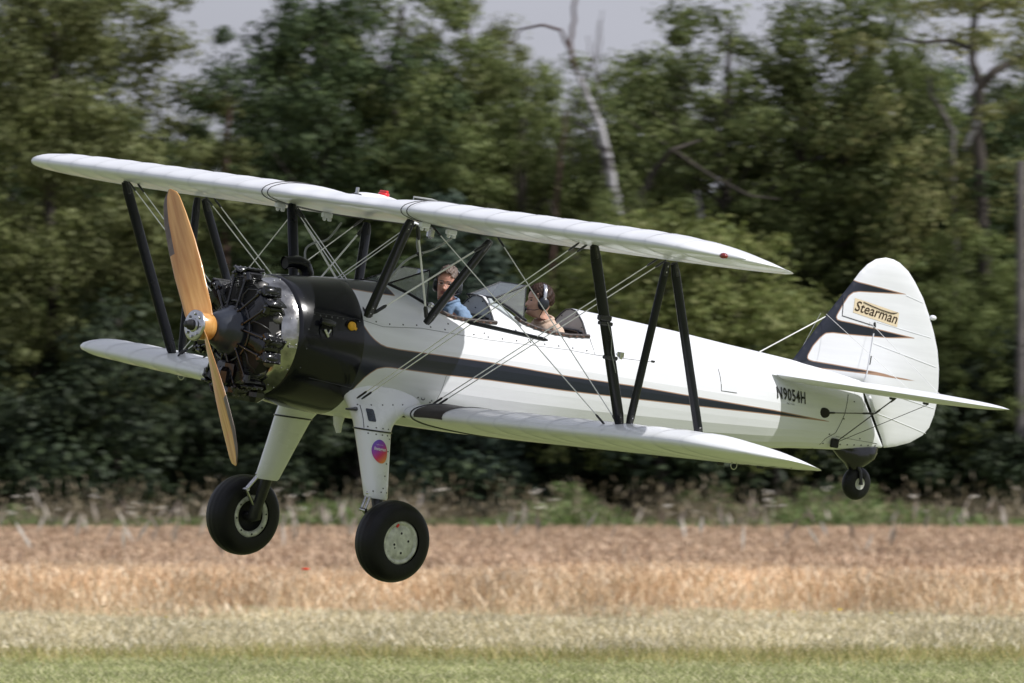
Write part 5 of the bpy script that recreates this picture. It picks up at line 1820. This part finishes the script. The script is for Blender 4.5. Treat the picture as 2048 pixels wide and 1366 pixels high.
# ------------------------------------------------------------------ trees
def crown_mesh(name, H, R, zb, nclump, nleaf, size, m, seed, droop=.0, shape='round', hollow=.25, clump_r=.75):
    """leaf-sized faces in many clumps filling an uneven crown"""
    g = np.random.default_rng(seed)
    C = []
    while len(C) < nclump:
        p = g.uniform(-1, 1, 3)
        r = np.linalg.norm(p)
        if r > 1 or r < hollow: continue
        u = (p[2] + 1) / 2
        if shape == 'round': k = 1.0
        elif shape == 'cone': k = max(.12, 1.05 - u)
        elif shape == 'column': k = .9 - .35 * abs(u - .45)
        else: k = .6 + .5 * u
        lump = 1 + .28 * math.sin(3 * math.atan2(p[1], p[0]) + seed) + .2 * math.sin(5 * u * 3 + seed)
        C.append((p[0] * R * k * lump, p[1] * R * k * lump, zb + (H - zb) * u))
    C = np.array(C)
    per = g.poisson(nleaf / nclump, nclump) + 3
    idx = np.repeat(np.arange(nclump), per)
    N = len(idx)
    cr = clump_r * g.uniform(.5, 1.25, nclump)[idx]
    q = g.normal(0, 1, (N, 3)); q /= np.linalg.norm(q, axis=1)[:, None]
    q *= (g.uniform(0, 1, N) ** .45)[:, None] * cr[:, None]
    q[:, 2] *= .62
    q[:, 2] -= droop * (q[:, 0] ** 2 + q[:, 1] ** 2)
    Pc = C[idx] + q
    # leaf frames, mostly facing outward and up
    nrm = q / (np.linalg.norm(q, axis=1)[:, None] + 1e-6) + g.normal(0, .38, (N, 3)) + np.array([0, 0, .35])
    nrm /= np.linalg.norm(nrm, axis=1)[:, None]
    t = np.cross(nrm, g.normal(0, 1, (N, 3))); t /= np.linalg.norm(t, axis=1)[:, None]
    u_ = np.cross(nrm, t)
    s = size * g.uniform(.6, 1.3, N)[:, None]
    V = np.stack([Pc - t * s * .62, Pc - u_ * s * .36, Pc + t * s * .62, Pc + u_ * s * .36], 1).reshape(-1, 3)
    return np_mesh(name, V, np.arange(N * 4).reshape(N, 4), m), C

def trunk_mb(H, r, bend, clumps, g, nb=9, mi=0):
    b = MB()
    pts = []; K = 9
    for k in range(K + 1):
        u = k / K
        pts.append((bend * math.sin(u * 2.4) + .12 * g.uniform(-1, 1) * u, .5 * bend * math.sin(u * 3.1), H * u))
    b.tube(pts, [r * (1 - .82 * (k / K)) + .015 for k in range(K + 1)], 8, mi=mi)
    if clumps is not None:
        pick = clumps[g.choice(len(clumps), min(nb, len(clumps)), replace=False)]
        for c in pick:
            u = max(.15, min(.9, (c[2] / H) - .18)); k = u * K; i = int(k)
            p0 = Vector(pts[i]).lerp(Vector(pts[min(i + 1, K)]), k - i)
            mid = p0.lerp(Vector(c), .5) + Vector((0, 0, .25))
            rr = r * (1 - .8 * u) * .5
            b.tube([p0, mid, Vector(c)], [rr, rr * .6, .018], 6, mi=mi)
    return b

def template(seed, H, R, zb, nclump, nleaf, size, leafm, barkm, shape='round', r=.16, bend=.3, clump_r=.75, nb=9, hollow=.25):
    g = np.random.default_rng(seed + 100)
    cm, C = crown_mesh('crown', H, R, zb, nclump, nleaf, size, leafm, seed, shape=shape, hollow=hollow, clump_r=clump_r)
    tm = trunk_mb(H * .93, r, bend, C, g, nb).mesh('trunk', barkm)
    return cm, tm
T = {
    'olive': template(1, 12.0, 2.9, 1.4, 300, 60000, .088, G['olive'], G['bark'], clump_r=.60),
    'green': template(2, 11.0, 2.5, 1.0, 260, 50000, .088, G['green'], G['bark'], clump_r=.58),
    'dark': template(3, 11.0, 2.7, .5, 280, 54000, .090, G['dark'], G['bark'], clump_r=.62),
    'sparse': template(4, 9.6, 2.6, 1.2, 170, 26000, .088, G['green'], G['bark'], clump_r=.50, nb=22, hollow=.1),
    'autumn': template(5, 9.0, 2.4, 1.2, 170, 26000, .090, G['autumn'], G['bark'], clump_r=.52, nb=16, hollow=.1),
    'yellow': template(6, 4.8, 1.5, 1.3, 80, 6500, .085, G['yellowgreen'], G['bark'], clump_r=.50, nb=10, r=.07),
    'spruce': template(7, 5.6, 1.4, .4, 60, 8000, .095, G['bluegreen'], G['bark'], shape='cone', clump_r=.45, r=.09, bend=.02),
    'shrub': template(8, 2.4, 1.3, .1, 36, 5200, .090, G['weed'], G['bark'], clump_r=.42, r=.04, nb=6),
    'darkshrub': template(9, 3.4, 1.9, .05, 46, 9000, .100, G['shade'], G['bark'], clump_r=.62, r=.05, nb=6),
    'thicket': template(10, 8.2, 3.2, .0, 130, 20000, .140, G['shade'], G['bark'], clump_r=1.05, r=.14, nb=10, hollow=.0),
    'tallsparse': template(12, 12.5, 2.8, 4.0, 85, 11000, .095, G['autumn'], G['bark'], clump_r=.62, nb=6, hollow=.15, r=.001),
}
_used = {}
def tree(kind, px, d, label, name='tree', cat='tree', rot=0.0, sc=1.0, sx=1.0, group=None):
    cm, tm = T[kind]
    x, y, _ = at(px, d)
    e = empty(name, None, (x, y, 0))
    e.rotation_euler = (0, 0, rot); e.scale = (sc * sx, sc * sx, sc)
    tag(e, label, cat, group)
    for nm, me in (('crown', cm), ('trunk', tm)):
        link(bpy.data.objects.new(nm, me), e)
    return e

FR = 'trees along the front edge of the wood'
# front row, left to right
tree('olive', -60, 188, 'large olive green tree cut off by the left edge of the picture', rot=.4, sc=1.08, group=FR)
tree('olive', 130, 187, 'tall olive green tree behind the left wing tips', rot=2.1, sc=1.05, group=FR)
tree('green', 400, 194, 'narrow mid green tree rising behind the propeller', rot=1.0, sc=.78, sx=.80, group=FR)
tree('dark', 625, 189, 'broad dark green tree behind the upper wing centre', rot=.2, sc=1.06, sx=.85, group=FR)
tree('green', 820, 190, 'mid green tree with small sky gaps above the cockpits', rot=3.3, sc=1.04, sx=.95, group=FR)
tree('olive', 940, 192, 'olive tree left of the bare leaning birch', rot=4.4, sc=.93, sx=.80, group=FR)
tree('sparse', 1060, 190, 'airy narrow tree whose thin top reaches the sky beside the birch', rot=2.2, sc=1.02, sx=.62, group=FR)
tree('green', 1085, 193, 'low mid green tree beneath the leaning birch', rot=5.1, sc=.72, sx=.9, group=FR)
tree('sparse', 1240, 184.6, 'low thin-leaved tree in front of the white birch trunk', rot=5.5, sc=.74, sx=.75, group=FR)
tree('sparse', 1440, 189, 'airy green tree with sky showing through, right of the birch', rot=.9, sc=1.14, group=FR)
tree('sparse', 1640, 190, 'open-crowned green tree above the tail of the aircraft', rot=2.6, sc=1.16, group=FR)
tree('green', 1735, 190.5, 'slim green tree whose top leaves the picture left of the forked trunk', rot=1.3, sc=1.06, sx=.55, group=FR)
tree('sparse', 1340, 191, 'airy green tree filling the sky gap right of the birch', rot=4.9, sc=1.06, sx=.9, group=FR)
tree('green', 1830, 191, 'dense mid green tree behind the tail fin', rot=4.0, sc=.90, sx=.95, group=FR)
tree('tallsparse', 1960, 187, 'tall thin-leaved tree with a forked dark trunk near the right edge', rot=1.7, sc=1.0, group=FR)
tree('green', 1930, 184.8, 'bushy green tree hiding the foot of the forked dark trunk', rot=3.0, sc=.58, sx=1.0, group=FR)
tree('green', 2030, 184.9, 'bushy green tree between the pole and the forked trunk', rot=.3, sc=.50, sx=1.0, group=FR)
tree('dark', 2080, 189, 'dark green tree cut by the right edge of the picture', rot=.6, sc=.86, group=FR)
tree('autumn', 1275, 196, 'low yellowing tree behind the right upper wing', rot=1.2, sc=.84, group=FR)
tree('autumn', 1490, 195, 'yellowing tree between the two airy green ones', rot=3.9, sc=.76, group=FR)
# second row, lower tops in the gaps
BK = 'trees deeper in the wood'
spec = [(-200, 204, 'green', 1.0), (60, 206, 'dark', 1.0), (330, 208, 'green', .80), (470, 207, 'green', .80), (640, 205, 'dark', 1.02), (860, 208, 'green', .92), (1030, 206, 'autumn', .90), (1170, 207, 'green', .93),
        (1330, 208, 'green', .93), (1520, 206, 'green', .86), (1700, 208, 'green', .86), (1880, 205, 'dark', .92), (2060, 207, 'green', 1.0), (2230, 206, 'dark', 1.0)]
lab = ['green tree in the second row beyond the left edge', 'dark tree filling the wood behind the left olive trees', 'dark tree below the left sky gap', 'green tree just right of the left sky gap',
       'dark second-row tree behind the upper wing centre', 'green second-row tree above the front cockpit', 'yellowing second-row tree left of the birch trunk', 'lower green tree just behind the birch',
       'lower green tree below the wide sky gap', 'dark tree under the open crowns right of centre', 'green second-row tree left of the tail fin', 'dark second-row tree right of the tail fin',
       'green second-row tree behind the pole at the right', 'dark second-row tree beyond the right edge']
for (px, d, k, s), l in zip(spec, lab): tree(k, px, d, l, rot=px * .013, sc=s, group=BK)
# dark thicket that closes the wood at the back
TH = 'dark thickets at the back of the wood'
THL = ['dark thicket behind the trees, ' + q for q in ('far beyond the left edge', 'beyond the left edge', 'just outside the left edge', 'behind the left upper wing tip', 'behind the left outer struts', 'below the left sky gap', 'behind the engine', 'behind the centre of the upper wing', 'above the front cockpit', 'above the rear cockpit', 'left of the birch', 'right of the birch below the wide sky gap', 'behind the right outer struts', 'behind the tip of the near upper wing', 'just left of the tail fin', 'just right of the tail fin', 'behind the forked trunk', 'just outside the right edge', 'beyond the right edge')]
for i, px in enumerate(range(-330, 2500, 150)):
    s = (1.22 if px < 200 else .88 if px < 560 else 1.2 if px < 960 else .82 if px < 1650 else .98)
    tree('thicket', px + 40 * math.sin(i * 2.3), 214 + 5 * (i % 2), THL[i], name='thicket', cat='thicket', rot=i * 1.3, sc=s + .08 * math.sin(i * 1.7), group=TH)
# undergrowth: one dark bush after another under the trees
UG = 'dark bushes under the trees'
UGL = ['shaded bush ' + q for q in ('beyond the left edge of the picture', 'cut by the left edge of the picture', 'under the far left olive tree', 'left of the lower left wing tip', 'directly below the lower left wing tip', 'below the lower left wing',
      'just left of the propeller tip', 'behind the propeller tip', 'between the propeller tip and the near left gear leg', 'between the two landing gear legs', 'just behind the gear leg with the round sticker', 'below the root of the near lower wing', 'below the rear cockpit',
      'below the middle of the near lower wing', 'behind the near lower wing under the strut feet', 'in front of the curved dark trunk foot', 'behind the rear strut foot', 'below the tip of the near lower wing', 'left of the tail wheel', 'right above the tail wheel', 'right of the tail wheel under the fin', 'left of the wooden pole', 'at the foot of the wooden pole')]
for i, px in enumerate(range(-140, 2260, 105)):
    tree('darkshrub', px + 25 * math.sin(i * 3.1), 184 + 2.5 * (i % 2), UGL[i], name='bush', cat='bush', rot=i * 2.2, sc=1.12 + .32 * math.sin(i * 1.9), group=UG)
# yellow green growth right of centre
YG = 'bright yellow green saplings behind the right wing'
for px, d, s, l in ((1265, 182.6, 1.25, 'yellow green sapling nearest the birch trunk'), (1350, 182.2, 1.4, 'yellow green sapling behind the outer strut'), (1450, 182.6, 1.3, 'yellow green sapling between the wing tip and the fuselage'), (1550, 182.4, 1.1, 'small yellow green sapling in front of the fin')):
    tree('yellow', px, d, l, name='sapling', rot=px * .1, sc=s, group=YG)
tree('spruce', 900, 182.8, 'bluish young conifer above the windshield', name='young_conifer', rot=.3, sc=1.25)
tree('spruce', 965, 182.5, 'smaller bluish conifer beside the first above the rear cockpit', name='young_conifer', rot=2.3, sc=1.16)
# shrubs in the sun at the field edge
SH = 'sunlit shrubs at the field edge'
for px, d, s, l in ((40, 180, .45, 'small green shrub by the field at the far left'), (1125, 181, .62, 'upright green shrub at the field edge below the lower wing'), (1430, 181, .60, 'slim green shrub at the field edge below the wing tip'), (1610, 180, .55, 'low green shrub left of the tail wheel'),
                    (1680, 181.5, .62, 'green shrub beneath the tail wheel'), (1870, 179.5, .44, 'low bright green shrub right of the tail wheel'), (1925, 180, .42, 'rounded bright green shrub near the right edge')):
    tree('shrub', px, d, l, name='shrub', cat='shrub', rot=px * .07, sc=s, group=SH)

# leaning birch with a bare reddish top
def pathtree(name, label, paths, mats, group=None):
    e = empty(name, None, at(paths[0][0][0][0], paths[0][2]))
    tag(e, label, 'tree', group)
    ox, oy, _ = e.location
    for k, (pts, rad, d, mk, nm) in enumerate(paths):
        P3 = []
        for px, py in pts:
            z = CAM_H + (850 - py) / 19557.0 * d
            P3.append(((px - 1024) / 19557.0 * d - ox, d - oy + .15 * math.sin(px * .05), max(z, 0)))
        # gentle smoothing
        out = []
        for i in range(len(P3) - 1):
            a, c = Vector(P3[i]), Vector(P3[i + 1])
            for q in range(4): out.append(a.lerp(c, q / 4) + Vector((.02 * math.sin(i * 7 + q * 3), 0, 0)))
        out.append(Vector(P3[-1]))
        rr = np.interp(np.linspace(0, 1, len(out)), np.linspace(0, 1, len(rad)), rad)
        MB().tube(out, list(rr), 10).build(nm, mats[mk], e)
    return e
D = 185.2
pathtree('birch_tree', 'leaning white-barked birch with a bare reddish top against the sky', [
    ([(1240, 1010), (1232, 850), (1228, 620), (1238, 440), (1222, 350), (1205, 265), (1175, 190), (1150, 135)], [.14, .13, .12, .105, .085, .072, .06, .045], D, 0, 'trunk'),
    ([(1150, 140), (1140, 95), (1147, 40), (1155, -60)], [.045, .04, .035, .028], D, 1, 'upper_trunk'),
    ([(1143, 105), (1120, 60), (1085, 50), (1040, 58), (1022, 90)], [.04, .03, .025, .02, .015], D, 1, 'branch'),
    ([(1222, 350), (1200, 300), (1180, 262), (1150, 240)], [.05, .035, .03, .02], D, 2, 'branch'),
    ([(1165, 165), (1190, 110), (1200, 40)], [.03, .02, .01], D, 2, 'branch')], [G['birch'], G['redbark'], G['deadwood']])
pathtree('dead_sapling', 'thin bare grey stem standing against the sky gap', [([(1210, 520), (1205, 300), (1195, 150), (1205, 20)], [.035, .03, .018, .008], 189, 0, 'trunk'), ([(1198, 170), (1180, 110), (1176, 70)], [.02, .015, .01], 189, 0, 'branch')], [G['deadwood']])
pathtree('curved_tree', 'dark curved bare trunk leaning right beside the birch', [([(1255, 1000), (1262, 700), (1265, 500), (1280, 400), (1310, 340), (1345, 300), (1400, 280)], [.10, .09, .085, .075, .06, .045, .02], 186, 0, 'trunk'),
          ([(1345, 300), (1420, 350), (1500, 392), (1560, 398)], [.035, .03, .022, .012], 186, 0, 'branch'), ([(1262, 700), (1180, 560), (1120, 470), (1100, 400)], [.07, .06, .05, .02], 186, 0, 'branch')], [G['bark']])
pathtree('grey_trunk_tree', 'pale grey trunk seen between yellow green leaves behind the outer strut', [([(1412, 1000), (1410, 760), (1408, 560), (1404, 470), (1395, 380)], [.10, .09, .08, .07, .04], 188.5, 0, 'trunk')], [G['birch']])
pathtree('forked_tree', 'black forked trunk rising against the sky near the right edge', [([(1985, 1000), (1975, 620), (1962, 400), (1955, 240), (1960, 170), (1945, 120), (1950, 50), (1948, -60)], [.14, .13, .12, .11, .10, .08, .07, .05], 186.5, 0, 'trunk'),
          ([(1960, 175), (1985, 145), (2020, 125), (2080, 95)], [.10, .09, .07, .05], 186.5, 0, 'branch'), ([(1948, 100), (1900, 80), (1840, 85), (1800, 75)], [.05, .035, .03, .02], 186.5, 0, 'branch'),
          ([(1948, 30), (1975, 5), (2040, -10)], [.06, .04, .03], 186.5, 0, 'branch'), ([(1962, 235), (1945, 265), (1930, 300)], [.06, .055, .04], 186.3, 1, 'branch')], [G['bark'], G['birch']])
pathtree('bare_stem', 'thin pale bent stem left of the forked trunk', [([(1915, 700), (1908, 420), (1905, 260), (1880, 215), (1862, 190), (1858, 150)], [.06, .055, .05, .045, .035, .02], 187, 0, 'trunk')], [G['deadwood']])
pathtree('pine_tree', 'reddish pine trunk showing through the leaves behind the left wing', [([(455, 1000), (452, 600), (450, 380), (458, 220), (450, 150)], [.065, .06, .055, .045, .02], 187.6, 0, 'trunk')], [G['redbark']])
pathtree('pine_tree', 'reddish thin pine trunk left of the birch below the branches', [([(1090, 1000), (1100, 600), (1118, 330), (1135, 220)], [.05, .045, .04, .02], 188, 0, 'trunk')], [G['redbark']])

# wooden pole at the right edge
b = MB(); x, y, _ = at(2042, 183)
b.tube([(x, y, 0), (x, y, 3.5), (x, y, CAM_H + (850 - 325) / 19557 * 183)], [.095, .088, .08], 14)
pe = b.build('utility_pole', G['deadwood'])
tag(pe, 'plain grey wooden pole standing at the wood edge on the far right', 'pole')
b = MB(); b.lathe([(0, .085), (.02, .085), (.03, .0005)], (x, y, CAM_H + (850 - 325) / 19557 * 183), 'z', 14); c_ = b.build('pole_cap', G['deadwood']); c_.parent = pe
